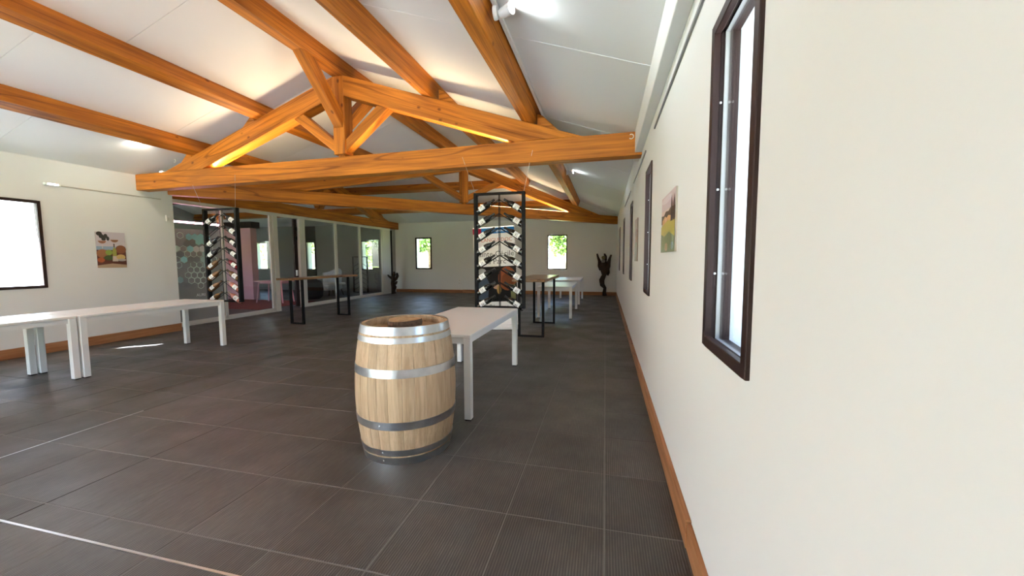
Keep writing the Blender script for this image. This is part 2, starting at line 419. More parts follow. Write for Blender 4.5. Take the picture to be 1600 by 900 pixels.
# baseboards: wooden boards, right one made of several lengths
def baseboard(name, p0, p1, h, breaks, label):
    root = None
    Mx, L = frame_of((*p0, 0), (*p1, 0), (0, 0, 1))
    root = empty(name, (*p0, 0), 0, label, 'baseboard', None, 'structure')
    e = [0] + breaks + [L]
    for k in range(len(e) - 1):
        dz = .008 * (k % 2); dt = .004 * (k % 2)
        MB().box(e[k] + .002, e[k + 1] - .002, -.022 - dt, 0, .0, h + dz).obj('board', M_BASE, Mx, root, bevel=.003)
baseboard('baseboard_right', (XR, YB), (XR, Y0), .135, [3.6, 7.7, 10.3, 13.25, 16.2], 'orange-brown wooden baseboard along the long window wall')
baseboard('baseboard_left', (XL, Y0), (XL, YC), .15, [2.2, 5.3], 'orange-brown wooden baseboard below the picture of wine glasses')
baseboard('baseboard_back', (_bx, YB), (XR, YB), .13, [3.1, 6.2], 'reddish wooden baseboard along the far end wall')

# ------------------------------------------------------------------ windows
WN = [0]
def window(Mw, u0, u1, z0, z1, t, label, flange=.038, mf=None, recess=.036, pane=None, portal=True, col=None):
    """in a wall frame: u along the wall, +y outside"""
    WN[0] += 1; mf = mf or M_BROWNFR
    Mx = Mw @ Matrix.Translation(((u0 + u1) / 2, 0, z0)); w, h = (u1 - u0) / 2, z1 - z0
    root = bpy.data.objects.new('window_%d' % WN[0], None); root.empty_display_size = .1; link(root, Mx)
    setmeta(root, label, 'window', None, 'structure')
    def ring(o, i, ya, yb, mb=None):
        mb = mb or MB()
        mb.box(-w + o, -w + i, ya, yb, o, h - o); mb.box(w - i, w - o, ya, yb, o, h - o)
        mb.box(-w + i, w - i, ya, yb, o, i); mb.box(-w + i, w - i, ya, yb, h - i, h - o); return mb
    ring(-.004, flange, -.014, .012).obj('window_casing', mf, Mx, root, bevel=.003)
    ring(.004, .022, .012, recess + .05).obj('window_jamb', mf, Mx, root)
    ring(.022, .028, recess - .006, recess + .010).obj('glazing_bead', M_GREYFR, Mx, root)
    MB().box(-w + .024, w - .024, recess, recess + .006, .024, h - .024).obj('window_pane', pane or M_WIN, Mx, root)
    MB().box(-w, w, recess + .05, t + .04, -.02, .012).obj('outer_sill', M_TRIM, Mx, root)
    for sx in (-1, 1):
        for zz in (.3, h / 2, h - .3):
            MB().lathe([(0, -.0), (.005, .0), (.005, .004), (0, .005)], 8, M=Matrix.Translation((sx * (w - .022), recess * .55, zz)) @ Matrix.Rotation(-sx * PI / 2, 4, 'Y')).obj('screw', M_ALU, Mx, root)
    if portal: add_portal(Mx @ Matrix.Translation((0, t + .02, h / 2)), 2 * w, h)
    return root
def add_portal(Mx, w, h):
    ld = bpy.data.lights.new('daylight_portal', 'AREA'); ld.shape = 'RECTANGLE'; ld.size = w; ld.size_y = h; ld.cycles.is_portal = True
    lo = bpy.data.objects.new('daylight_portal', ld)
    link(lo, Mx @ Matrix.Rotation(-PI / 2, 4, 'X'))   # light looks to -y (inside)
ord_r = ['nearest large dark-framed window at the viewer', 'second dark-framed window, beyond the cypress picture', 'third dark-framed window along the long white wall',
         'fourth narrow window along the long white wall', 'farthest narrow window along the long white wall']
for (a, b), lb in zip(right_wins, ord_r): window(MR_, YB - b, YB - a, WZ0, WZ1, .34, lb)
for (a, b), lb in zip(left_wins, ['dark-framed bright window on the cream wall beside the wine picture', 'unseen dark-framed window added for daylight behind the viewer, near one', 'unseen dark-framed window added for daylight behind the viewer, far one']):
    window(ML_, a - Y0, b - Y0, LZ0, LZ1, .40, lb)
for (a, b), lb in zip(back_wins[:2], ['small dark-framed window on the end wall between banner and glass partition', 'small dark-framed window on the end wall above the white tables']):
    window(MB_, a - _bx, b - _bx, BZ0, BZ1, .34, lb, flange=.055 if a < -5 else .03)
for k, ((a, b), lb) in enumerate(zip(back_wins[2:], ['dark-framed window seen through the pane nearest the end wall', 'yellow-green bright window set in the black panel behind the glass', 'pale window beside the pink wall behind the glass'])):
    window(MWG, a - XW, b - XW, WWZ0, WWZ1, .34, lb, mf=[M_BROWNFR, M_BLACK, M_WALL_GREY][k])
for (u0, u1, z0, z1) in [(2.2, 3.4, 1.0, 2.3), (5.5, 6.7, 1.0, 2.3)]:
    window(MWN, u0, u1, z0, z1, .3, 'window in the front wall of the room behind the glass')
DN = 0
for (u0, u1, z0, z1) in rear_open:
    DN += 1
    Mx = MRE @ Matrix.Translation((u0, 0, 0)); w = u1 - u0
    root = bpy.data.objects.new('door_%d' % DN, None); link(root, Mx); setmeta(root, 'unseen glazed double door added for daylight behind the viewer, number %s' % ('one', 'two')[DN - 1], 'door', None, 'structure')
    for s0, s1 in ((0, w / 2), (w / 2, w)):
        mb = MB(); mb.box(s0, s0 + .06, .05, .11, 0, z1).box(s1 - .06, s1, .05, .11, 0, z1).box(s0 + .06, s1 - .06, .05, .11, 0, .08).box(s0 + .06, s1 - .06, .05, .11, z1 - .07, z1)
        mb.obj('door_frame', M_BROWNFR, Mx, root)
        MB().box(s0 + .05, s1 - .05, .075, .083, .07, z1 - .06).obj('door_pane', M_WIN, Mx, root)
    add_portal(Mx @ Matrix.Translation((w / 2, .33, z1 / 2)), w, z1)

# ------------------------------------------------------------------ ceiling: backing slopes plus separate panels
def zc_side(s, half): return EZ + (RZ - EZ) * s / half
ceil_poly = [[(XR, Y0, EZ), (XR, YB, EZ), (RX, RY, RZ), (RX, Y0, RZ)],
             [(XR, YB, EZ), (XW, YB, EZ), (XW, RY, RZ), (RX, RY, RZ)],
             [(XL, Y0, EZ), (RX, Y0, RZ), (RX, RY, RZ), (XL, YC, EZ)],
             [(XL, YC, EZ), (RX, RY, RZ), (XW, RY, RZ), (XW, YC, EZ)]]
cv, cf = [], []
for P in ceil_poly:
    k = len(cv); off = .012
    # push eaves edges outwards so the slab covers the wall heads
    cv += [Vector(p) + Vector((0, 0, off)) for p in P] + [Vector(p) + Vector((0, 0, off + .16)) for p in P]
    cf += [tuple(k + j for j in range(4)), tuple(k + 4 + j for j in reversed(range(4)))] + [(k + j, k + 4 + j, k + 4 + (j + 1) % 4, k + (j + 1) % 4) for j in range(4)]
ceiling = add_mesh('ceiling', mesh_of('ceiling', cv, cf, M_CEILB), label='white panelled pitched ceiling over timber trusses', kind='structure', cat='ceiling')
# gutter boards closing the wall heads
MB().box(XR - .01, XR + .36, Y0, YB + .36, 2.98, 3.18).box(XW - .3, XR, YB - .01, YB + .36, 2.98, 3.18).box(XL - .42, XL + .01, Y0 - .3, YC, 2.98, 3.18).box(XW - .3, XL, YC - .3, YC + .01, 2.98, 3.18).obj('wall_head', M_WALL, None, ceiling)
def clip(poly, f):
    out = []
    for k in range(len(poly)):
        a, b = poly[k], poly[(k + 1) % len(poly)]; fa, fb = f(a), f(b)
        if fa >= 0: out.append(a)
        if fa * fb < 0:
            t = fa / (fa - fb); out.append((a[0] + (b[0] - a[0]) * t, a[1] + (b[1] - a[1]) * t))
    return out
def panels(half, t0, seams_per_strip, keep, to3):
    """panels in (s,t): s horizontal distance from the eaves, t along the eaves"""
    strips = [(0.0, 1.4), (1.4, 2.84 * half / HX), (2.84 * half / HX, half)]
    for (s0, s1), seams in zip(strips, seams_per_strip):
        for a, b in zip(seams[:-1], seams[1:]):
            g = .003
            P = clip([(s0 + g, a + g), (s1 - g, a + g), (s1 - g, b - g), (s0 + g, b - g)], keep)
            if len(P) < 3: continue
            mb = MB().prism(P, lambda p: Vector(to3(*p)), lambda p: Vector(to3(*p)) + Vector((0, 0, .0115)))
            mb.obj('ceiling_panel', M_CEIL, None, ceiling)
def seq(first, step, lo, hi):
    s = [lo]; v = first
    while v > lo: v -= step
    v += step
    while v < hi - .05:
        if v > lo + .05: s.append(v)
        v += step
    return s + [hi]
hk = HY / HX
panels(HX, 0, [seq(3.49, 2.02, Y0, YB)] * 3, lambda p: (YB - p[0] * hk) - p[1] - .004, lambda s, t: (XR - s, t, zc_side(s, HX)))
panels(HX, 0, [seq(3.58, 2.02, Y0, RY), seq(2.93, 2.02, Y0, RY), seq(3.49, 2.02, Y0, RY)], lambda p: (YC + p[0] * hk) - p[1] - .004, lambda s, t: (XL + s, t, zc_side(s, HX)))
panels(HY, 0, [seq(-1, 2.4, XW, XR)] * 3, lambda p: (XR - p[0] / hk) - p[1] - .004, lambda s, t: (t, YB - s, zc_side(s, HY)))
panels(HY, 0, [seq(-9, 2.4, XW, RX)] * 3, lambda p: (XL + p[0] / hk) - p[1] - .004, lambda s, t: (t, YC + s, zc_side(s, HY)))

M_JOINT = mat('white_joint_strip', (.93, .93, .92), .6)
for yj in (1.48, 3.49, 5.51, 7.53):
    a_, b_ = Vector((XR, yj, EZ)), Vector((RX, yj, RZ)); Mx, L = frame_of(a_, b_, (0, 0, 1))
    MB().box(.09, L, -.005, .005, -.0025, .004).obj('joint_strip', M_JOINT, Mx, ceiling)

# ------------------------------------------------------------------ purlins and ridge beams
PW, PH = .18, .22
def purlin(side, s, label):
    half = HX if side in 'RL' else HY
    z = zc_side(s, half); sl = (RZ - EZ) / half; k = 1 / math.hypot(1, sl)
    if side == 'R': nrm = Vector((sl, 0, 1)) * k; a, b = (XR - s, Y0, z), (XR - s, YB - s * hk, z)
    if side == 'L': nrm = Vector((-sl, 0, 1)) * k; a, b = (XL + s, Y0, z), (XL + s, YC + s * hk, z)
    if side == 'B': nrm = Vector((0, sl, 1)) * k; a, b = (XW, YB - s, z), (XR - s / hk, YB - s, z)
    if side == 'N': nrm = Vector((0, -sl, 1)) * k; a, b = (XW, YC + s, z), (XL + s / hk, YC + s, z)
    o = -nrm * (PH / 2 + .001)
    return beam('purlin', Vector(a) + o, Vector(b) + o, PW, PH, nrm, label=label, cat='roof beam', group='orange pine purlins under the ceiling')
purlin('L', 1.42, 'lowest pine purlin above the cream wall on the window side')
purlin('L', 2.83, 'middle pine purlin between the cream wall and the ridge beam')
purlin('R', 2.85, 'pine purlin just below the ridge on the spotlight side')
purlin_D = purlin('R', 1.39, 'pine purlin carrying the ceiling spotlights above the long white wall')
purlin('B', 1.47, 'lower pine purlin on the far slope above the end wall')
purlin('B', 2.99, 'upper pine purlin on the far slope above the end wall')
purlin('N', 1.47, 'lower pine purlin above the room behind the glass')
purlin('N', 2.99, 'upper pine purlin above the room behind the glass')
beam('ridge_beam', (RX, Y0, RZ - .14), (RX, RY + .1, RZ - .14), .18, .26, label='pine ridge beam running down the middle of the hall', cat='roof beam')
beam('ridge_beam', (XW, RY, RZ - .14), (RX - .1, RY, RZ - .14), .18, .26, label='pine ridge beam over the room behind the glass', cat='roof beam')

# ------------------------------------------------------------------ trusses
TZ0, TZ1, TT = 2.705, 2.99, .20
def truss(p0, p1, label, purlin_s, brace_dirs, braces=True, tt=TT):
    p0, p1 = Vector((*p0, 0)), Vector((*p1, 0)); u = (p1 - p0).normalized(); L = (p1 - p0).length; n = Vector((-u.y, u.x, 0))
    root = empty('roof_truss', p0 + Vector((0, 0, TZ0)), 0, label, 'roof truss', 'pine roof trusses')
    def P(a, z, off=0): return p0 + u * a + n * off + Vector((0, 0, z))
    def member(name, poly, d0, d1, t=tt, off=0, bevel=.006, m=None):
        Mx, _ = frame_of(P(*d0), P(*d1), (0, 0, 1)); inv = Mx.inverted()
        MB().prism(poly, lambda q: inv @ P(q[0], q[1], off - t / 2), lambda q: inv @ P(q[0], q[1], off + t / 2)).obj(name, m or M_BEAM, Mx, root, bevel=bevel)
    S = (RZ - EZ) / (L / 2); H2 = L / 2
    member('tie_beam', [(-.05, TZ0), (L + .05, TZ0), (L + .05, TZ1), (-.05, TZ1)], (0, 2.85), (L, 2.85))
    top = lambda a: EZ + S * a - .235
    ua, ub = (TZ1 - EZ + .235) / S, (TZ1 - EZ + .535) / S
    k = .335 / S
    for sg in (0, 1):
        fl = (lambda a: L - a) if sg else (lambda a: a)
        member('rafter', [(fl(a), z) for a, z in ((ua, TZ1 + .001), (ub, TZ1 + .001), (H2 - .1, top(H2 - .1) - .30), (H2 - .1, top(H2 - .1)))], (fl(ua), TZ1), (fl(H2), top(H2)))
        a1, a2 = H2 - .84 * k, H2 - .66 * k
        member('strut', [(fl(a), z) for a, z in ((H2 - .1, 3.07), (H2 - .1, 3.25), (a2, top(a2) - .30), (a1, top(a1) - .30))], (fl(a1), 3.7), (fl(H2), 3.15), t=.15)
        for s in purlin_s:
            a = s - .09 * k
            member('cleat', [(fl(q), z) for q, z in ((a - .30, top(a - .30) + .001), (a, top(a) + .001), (a, top(a) + .15), (a - .07, top(a) + .12))], (fl(a - .3), top(a)), (fl(a), top(a)), t=.12)
    member('king_post', [(H2 - .1, 3.03), (H2 + .1, 3.03), (H2 + .1, RZ - .27), (H2 - .1, RZ - .27)], (H2, 3.0), (H2, 4.2))
    member('king_post_tenon', [(H2 - .055, TZ1), (H2 + .055, TZ1), (H2 + .055, 3.03), (H2 - .055, 3.03)], (H2, 2.9), (H2, 3.1), t=.1, bevel=0)
    apex = P(H2, 0)
    for d in brace_dirs:
        d = Vector((*d, 0)).normalized(); Mx, _ = frame_of(apex + d * .1 + Vector((0, 0, 3.5)), apex + d * .8 + Vector((0, 0, 4.2)), (0, 0, 1)); inv = Mx.inverted()
        sd = Vector((-d.y, d.x, 0))
        pts = [(.1, 3.42), (.1, 3.66), (.62, RZ - .271), (.88, RZ - .271)]
        MB().prism(pts, lambda q: inv @ (apex + d * q[0] - sd * .075 + Vector((0, 0, q[1]))), lambda q: inv @ (apex + d * q[0] + sd * .075 + Vector((0, 0, q[1])))).obj('ridge_brace', M_BEAM, Mx, root, bevel=.006)
    return root, P, L
t1, P1, L1 = truss((XL, 5.433), (XR, 5.223), 'nearest pine roof truss spanning wall to wall with the wine racks hung below', (1.42, 2.84), [(0, -1), (0, 1)])
dl = math.hypot(2 * HX, 2 * HY)
t2, P2, L2 = truss((XL, YC), (XR, YB), 'diagonal pine roof truss running to the far corner behind the first truss', (), [])
t3, P3, L3 = truss((XG - .02, YC), (XG - .02, YB), 'pine roof truss standing over the white glass partition', (1.42, 2.84), [(-1, 0)])
t0, P0_, L0 = truss((XL, .30), (XR, .10), 'pine roof truss above the viewer, parallel to the nearest one', (1.42, 2.84), [(0, 1)])

# warm light bars lying on top of the tie beams
M_LED = mat('warm_led_diffuser', (.9, .8, .6), .5, emit=(1, .64, .30), estr=14)
def led_bar(P, a, b, off, power, label, n_l=1):
    p, q = P(a, TZ1 + .002, off), P(b, TZ1 + .002, off)
    Mx, L = frame_of(p, q, (0, 0, 1))
    root = bpy.data.objects.new('led_light_bar', None); link(root, Mx); setmeta(root, label, 'light bar', 'warm light bars on the tie beams')
    MB().box(0, L, -.02, .02, 0, .018).obj('housing', M_ALU, Mx, root)
    MB().box(.01, L - .01, -.014, .014, .018, .022).obj('diffuser', M_LED, Mx, root)
    ld = bpy.data.lights.new('led_glow', 'AREA'); ld.shape = 'RECTANGLE'; ld.size = L - .04; ld.size_y = .03; ld.energy = power; ld.color = (1, .80, .50)
    lo = bpy.data.objects.new('led_glow', ld); link(lo, Mx @ Matrix.Translation((L / 2, 0, .026)) @ Matrix.Rotation(PI, 4, 'X'), root)
led_bar(P1, 1.75, 4.1, 0, 13, 'warm light bar on the nearest tie beam, window-wall half')
led_bar(P1, 4.7, 7.05, 0, 13, 'warm light bar on the nearest tie beam, spotlight half')
led_bar(P0_, 1.75, 4.1, 0, 70, 'unseen warm light bar added on the tie beam above the viewer, cream-wall half')  # unseen bars added overhead to warm and brighten the near ceiling
led_bar(P0_, 4.7, 7.05, 0, 10, 'unseen warm light bar added on the tie beam above the viewer, white-wall half')
led_bar(P2, 6.9, 10.6, 0, 13, 'warm light bar on the diagonal tie beam towards the far corner')
# cool small tube on the diagonal tie
tb = empty('tube_lamp', P2(1.95, TZ1 + .001), math.atan2(2 * HY, 2 * HX), 'short pinkish white tube lamp on the diagonal tie beam', 'lamp')
MB().box(-.13, .13, -.03, .03, 0, .03).obj('base', M_TRIM, W[tb], tb)
MB().tube([(-.125, -.03, .045), (.125, -.03, .045)], .02, 10).obj('tube', mat('pinkish_tube', (1, .9, .95), .4, emit=(1, .80, .92), estr=6), W[tb], tb)
# small white fitting at the end of the first tie and hooks
M_HOOK = mat('white_hook', (.85, .83, .8), .4)
fx = empty('ceiling_sensor', P1(.62, TZ1 + .001, -.05), 0, 'small white fitting on the end of the nearest tie beam', 'fitting')
MB().box(-.05, .05, -.03, .03, 0, .03).obj('body', M_HOOK, W[fx], fx, bevel=.006)
MB().box(-.03, .03, -.034, -.03, .006, .024).obj('lens', mat('sensor_lens', (.9, .9, .9), .3, emit=(1, 1, .95), estr=3), W[fx], fx)
def hook(P, a, z, label, off=-TT / 2):
    r = .028; pts = [P(a + r * math.cos(t), z + r * math.sin(t), off - .012) for t in [(-2.4 + 4.6 * i / 12) for i in range(13)]]
    MB().tube(pts, .006, 6).obj('cup_hook', M_HOOK, label=label, cat='hook', smooth=True)
hook(P1, L1 - .13, 2.93, 'white cup hook on the tie beam end at the long wall')
hook(P1, 1.02, 3.16, 'white cup hook beside the lowest purlin at the cream wall')

# ------------------------------------------------------------------ cable trunking and spotlights along the spotlight purlin
MB().box(0, .03, Y0, 9.3, 0, .032).obj('cable_trunking', M_TRIM, Matrix.Translation((XR - 1.39 + PW / 2 + .005, 0, zc_side(1.26, HX) - .036)), label='thin white cable trunking along the spotlight purlin', cat='trunking')
M_SPOTLENS = mat('spot_lens', (1, 1, 1), .3, emit=(1, 1, .92), estr=25)
def spot(loc, aim, label, power, flip=False):
    root = empty('spotlight', loc, PI if flip else 0, label, 'spotlight', 'spotlights on the purlin'); Mx = W[root]
    MB().lathe([(0, 0), (.05, 0), (.052, .012), (.045, .03), (0, .032)], 20, M=Matrix.Rotation(PI / 2, 4, 'Y')).obj('base', M_TRIM, Mx, root, smooth=True)
    MB().tube([(.03, 0, 0), (.06, 0, -.004), (.085, 0, .002)], .009, 8).obj('arm', M_TRIM, Mx, root, smooth=True)
    A = Vector(aim).normalized()
    if flip: A = Vector((-A.x, -A.y, A.z))
    R = A.to_track_quat('Z', 'Y').to_matrix().to_4x4(); Mh = Mx @ Matrix.Translation((.1, 0, .004)) @ R
    hd = MB().lathe([(0, -.06), (.03, -.06), (.036, -.04), (.045, .05), (.041, .05), (.036, .035)], 20).obj('head', M_TRIM, Mh, root, smooth=True)
    MB().lathe([(0, .044), (.039, .044)], 20).obj('lens', M_SPOTLENS, Mh, hd)
    ld = bpy.data.lights.new('spot_beam', 'SPOT'); ld.energy = power; ld.spot_size = 2.5; ld.spot_blend = .9; ld.shadow_soft_size = .04; ld.color = (1, .94, .76) if flip else (.84, .95, 1)
    link(bpy.data.objects.new('spot_beam', ld), Mh @ Matrix.Translation((0, 0, .06)) @ Matrix.Rotation(PI, 4, 'X'), root)
spot((-.868, 3.02, 3.325), (.75, -.35, .02), 'white spotlight on the purlin, nearest in view', 22)
spot((-.868, 8.75, 3.325), (.75, -.2, .08), 'white spotlight on the purlin beyond the nearest truss', 13)
spot((-.868, .30, 3.325), (.45, 1.0, .14), 'unseen white spotlight added on the purlin above the viewer', 55)  # this lamp and the next are unseen, added to brighten the ceiling
spot((-.868, -2.40, 3.325), (.75, .35, .06), 'unseen white spotlight added on the purlin behind the viewer', 15)
# lamps behind the lowest cream-wall purlin; first two added as unseen fill light
for yy, pw, lb in ((-1.2, 32, 'added unseen behind the viewer'), (1.6, 44, 'added unseen level with the viewer'), (4.75, 10, 'near the nearest truss')):
    spot((XL + 1.42 - PW / 2 - .045, yy, 3.325), (-.75, .12, -.28), 'white spotlight hidden behind the purlin at the cream wall, %s' % lb, pw, flip=True)

# ------------------------------------------------------------------ right wall extras: cornice box and picture rails
MB().box(XR - .085, XR, Y0, 5.62, 2.735, 3.0).obj('trim_1', M_TRIM, label='white cornice box at the top of the long wall', cat='trim', kind='structure', bevel=.004)
M_RAIL = mat('grey_rail', (.22, .22, .22), .4, .6)
for a, b, lb in ((Y0, 3.8, 'near'), (4.58, 6.43, 'middle'), (7.2, 9.25, 'far')):
    MB().box(XR - .012, XR, a, b, 2.592, 2.612).obj('picture_rail', M_RAIL, label='thin grey picture rail high on the long white wall, %s length' % lb, cat='picture rail')
rr = MB().box(XL, XL + .012, 4.12, 5.72, 2.59, 2.606).obj('picture_rail', mat('pale_rail', (.55, .54, .50), .35, .5), label='thin pale picture rail on the cream wall', cat='picture rail')
lm = empty('picture_light', (XL + .03, 4.2, 2.60), 0, 'small bright picture light at the rail end on the cream wall', 'light')
MB().box(-.02, .03, -.09, .09, -.02, .02).obj('body', M_TRIM, W[lm], lm, bevel=.005)
MB().box(.03, .034, -.06, .06, -.014, .014).obj('lens', mat('picture_light_lens', (1, 1, 1), .3, emit=(1, 1, .95), estr=3), W[lm], lm)
sw = empty('exit_light', (XL + .001, 5.81, 2.24), 0, 'small white light switch box on the end of the cream wall', 'switch')
MB().box(0, .03, -.03, .03, -.06, .06).obj('body', M_TRIM, W[sw], sw, bevel=.005)
MB().box(.03, .034, -.015, .015, -.035, .02).obj('rocker', M_FRAMEW, W[sw], sw)
ou = empty('wall_socket', (-5.96, YB, .47), 0, 'small white double socket low on the end wall', 'socket')
MB().box(-.04, .04, -.012, 0, -.12, .12).obj('plate', M_TRIM, W[ou], ou, bevel=.004)
for dz in (-.06, .06): MB().lathe([(.03, -.012), (.03, -.0135), (.0, -.0135)], 14, M=Matrix.Translation((0, 0, dz)) @ Matrix.Rotation(PI / 2, 4, 'X') @ Matrix.Translation((0, 0, .026))).obj('outlet', M_FRAMEW, W[ou], ou)

# ------------------------------------------------------------------ pictures
def picture(name, Mx, w, h, base, shapes, label):
    """local X to the right of the viewer, Z up, front at -y; flat printed shapes"""
    root = bpy.data.objects.new(name, None); link(root, Mx); setmeta(root, label, 'picture')
    MB().box(0, w, -.012, 0, 0, h).obj('panel', mat(name + '_' + label[:6] + '_ground', base, .5), Mx, root)
    for k, (nm, colr, pts) in enumerate(shapes):
        yy = -.0125 - .0003 * k
        me = mesh_of(nm, [(p[0] * w, yy, p[1] * h) for p in pts], [tuple(range(len(pts)))], mat('print_%.2f_%.2f_%.2f' % colr, colr, .5))
        add_mesh(nm, me, Mx, root)
def ell(cx, cy, rx, ry, n=14, a0=0, a1=2 * PI): return [(cx + rx * math.cos(a0 + (a1 - a0) * i / n), cy + ry * math.sin(a0 + (a1 - a0) * i / n)) for i in range(n + (0 if abs(a1 - a0) > 6.2 else 1))]
# left wall: viewer looks to -x; right of the viewer is +y
MPL = Matrix(((0, -1, 0, XL), (1, 0, 0, 4.682), (0, 0, 1, 1.298), (0, 0, 0, 1)))
def glass_shape(cx, top):
    return [('glass_print', (.62, .48, .42), ell(cx, top, .15, .09, 12, PI, 2 * PI)), ('wine_print', (.30, .13, .07), ell(cx, top - .01, .13, .07, 12, PI, 2 * PI)),
            ('stem_print', (.70, .62, .60), [(cx - .01, top - .09), (cx + .01, top - .09), (cx + .01, top - .22), (cx - .01, top - .22)])]
rnd = random.Random(3)
sh = [('sky_print', (.62, .56, .60), [(0, .5), (1, .5), (1, 1), (0, 1)]),
      ('sea_print', (.30, .42, .55), [(0, .48), (1, .48), (1, .60), (0, .60)]),
      ('table_print', (.13, .035, .02), [(0, 0), (1, 0), (1, .5), (0, .5)]),
      ('cloth_print', (.46, .32, .20), [(0, 0), (1, 0), (1, .08), (.5, .12), (0, .07)])]
sh += [('foliage_print', (.035, .03, .025), ell(.12 + .07 * i, .95 - .05 * (i % 3) - .02 * i, .10 - .012 * i, .06)) for i in range(5)]
sh += glass_shape(.20, .76) + glass_shape(.62, .80)
sh += [('bread_print', (.25, .09, .035), ell(.82, .52, .19, .12)), ('bread_print', (.36, .15, .06), ell(.18, .40, .20, .12)), ('fruit_print', (.42, .10, .03), ell(.12, .22, .12, .07)),
       ('grapes_print', (.27, .36, .06), ell(.40, .43, .12, .08)), ('salad_print', (.07, .11, .03), ell(.38, .28, .16, .07)),
       ('bottle_print', (.35, .33, .06), [(.52, .33), (.66, .33), (.66, .50), (.61, .56), (.61, .66), (.57, .66), (.57, .56), (.52, .50)]), ('neck_print', (.05, .03, .02), [(.57, .58), (.61, .58), (.61, .68), (.57, .68)]),
       ('label_print', (.62, .52, .44), [(.50, .18), (.70, .18), (.72, .33), (.52, .33)]), ('cheese_print', (.62, .42, .15), ell(.80, .30, .16, .08)), ('plate_print', (.45, .38, .34), ell(.83, .22, .15, .04))]
picture('wall_picture', MPL, .408, .614, (.45, .40, .40), sh, 'picture of wine glasses, bread and a bottle on the cream wall')
# right wall: viewer looks to +x; right of the viewer is -y (nearer)
def MPR(yfar, z): return Matrix(((0, 1, 0, XR), (-1, 0, 0, yfar), (0, 0, 1, z), (0, 0, 0, 1)))
sh = [('sky_print', (.62, .50, .52), [(0, .62), (1, .62), (1, 1), (0, 1)]), ('cloud_print', (.70, .62, .64), ell(.4, .92, .38, .06)), ('haze_print', (.72, .56, .50), [(0, .62), (1, .62), (1, .72), (0, .75)]),
      ('trees_print', (.10, .06, .04), [(0, .52), (1, .52), (1, .72), (.7, .74), (.55, .70), (.35, .72), (.2, .66), (0, .68)]),
      ('village_print', (.62, .33, .14), [(.1, .50), (.72, .50), (.72, .60), (.55, .63), (.42, .60), (.3, .64), (.1, .58)]), ('house_print', (.70, .42, .26), [(.3, .52), (.45, .52), (.45, .60), (.3, .60)]),
      ('field_print', (.45, .37, .06), [(0, .25), (1, .22), (1, .52), (.5, .54), (0, .47)]), ('vines_print', (.16, .20, .10), [(0, 0), (1, 0), (1, .24), (.62, .34), (.3, .28), (0, .34)]),
      ('cypress_print', (.05, .03, .025), [(.72, .50), (.86, .50), (.83, .8), (.78, .93), (.74, .8)]), ('cypress_print', (.06, .035, .03), [(.88, .50), (.99, .50), (.97, .82), (.94, .92), (.90, .8)]),
      ('flower_print', (.50, .30, .20), ell(.45, .09, .13, .07)), ('pool_print', (.20, .28, .28), ell(.85, .10, .12, .06))]
sh += [('row_print', (.30, .30, .08), [(.08 + .12 * i, .05), (.12 + .12 * i, .05), (.28 + .075 * i, .36), (.26 + .075 * i, .36)]) for i in range(7)]
picture('wall_picture', MPR(3.13, 1.462), .585, .397, (.4, .36, .3), sh, 'landscape picture of cypresses and yellow field on the long wall')
picture('wall_picture', MPR(5.86, 1.38), .40, .585, (.16, .10, .07), [('sky_print', (.40, .30, .28), [(0, .7), (1, .7), (1, 1), (0, 1)]), ('hill_print', (.20, .09, .05), [(0, .4), (1, .45), (1, .72), (.5, .78), (0, .7)]),
        ('vines_print', (.12, .13, .06), [(0, 0), (1, 0), (1, .4), (.5, .46), (0, .38)])], 'narrow dark brown picture between second and third windows of the long wall')

# ------------------------------------------------------------------ glass partition at the far left
part = empty('glass_partition', (XG, YC, 0), 0, 'white-framed glass partition under the far-left timber truss', 'partition')
PT = 2.64
def post(y0, y1, z0=0, z1=PT, d=.06, nm='frame_post', m=None): return MB().box(XG - d / 2, XG + d / 2, y0, y1, z0, z1).obj(nm, m or M_FRAMEW, None, part, bevel=.004)
post(YC + .0, YC + .06); post(7.24, 7.31); post(8.60, 8.68); post(8.70, 8.84, d=.09); post(9.62, 9.84, d=.08); post(11.16, 11.27); post(12.46, 12.57); post(13.88, 13.96)
for a, b in ((YC, 8.84), (9.62, 14.56)):
    MB().box(XG - .05, XG + .05, a, b, 0, .035).obj('floor_track', M_FRAMEW, None, part, bevel=.004)
    MB().box(XG - .03, XG + .03, a, b, .035, .10).obj('bottom_rail', M_FRAMEW, None, part, bevel=.004)
    MB().box(XG - .052, XG - .048, a, b, .036, .05).obj('track_groove', M_BLACK, None, part)
MB().box(XG - .05, XG + .05, YC, 14.56, PT - .02, PT + .06).obj('top_rail', M_FRAMEW, None, part, bevel=.004)
MB().box(XG - .03, XG + .04, 13.96, 14.56, 0, PT).obj('end_panel', mat('end_panel_paint', (.62, .61, .58), .6), None, part, bevel=.004)
MB().box(XG - .03, XG + .02, 14.60, 14.72, 0, PT).obj('dark_pole', M_BLACK, None, part)
for a, b in ((YC + .06, 7.24), (7.31, 8.60), (9.84, 11.16), (11.27, 12.46), (12.57, 13.88)):
    MB().box(XG - .004, XG + .004, a, b, .10, PT - .02).obj('glass_pane', M_PANE, None, part)
MB().box(XG + .0042, XG + .0048, YC + .06, 7.24, .10, 2.1).obj('grey_sheet', film('grey_sheet', (.52, .56, .54), .42), None, part)  # half-clear grey sheet over most of the first pane
# dark stile of the slid-open leaf with its handles
MB().box(XG - .10, XG - .055, 9.50, 9.62, .04, PT - .03).obj('door_stile', M_BROWNFR, None, part)
for zz in (2.05, 2.32): MB().box(XG - .055, XG - .02, 9.53, 9.59, zz - .05, zz + .05).obj('door_catch', M_BLACK, None, part)
MB().box(XG - .055, XG - .03, 9.52, 9.58, .95, 1.12).obj('door_handle', M_ALU, None, part)
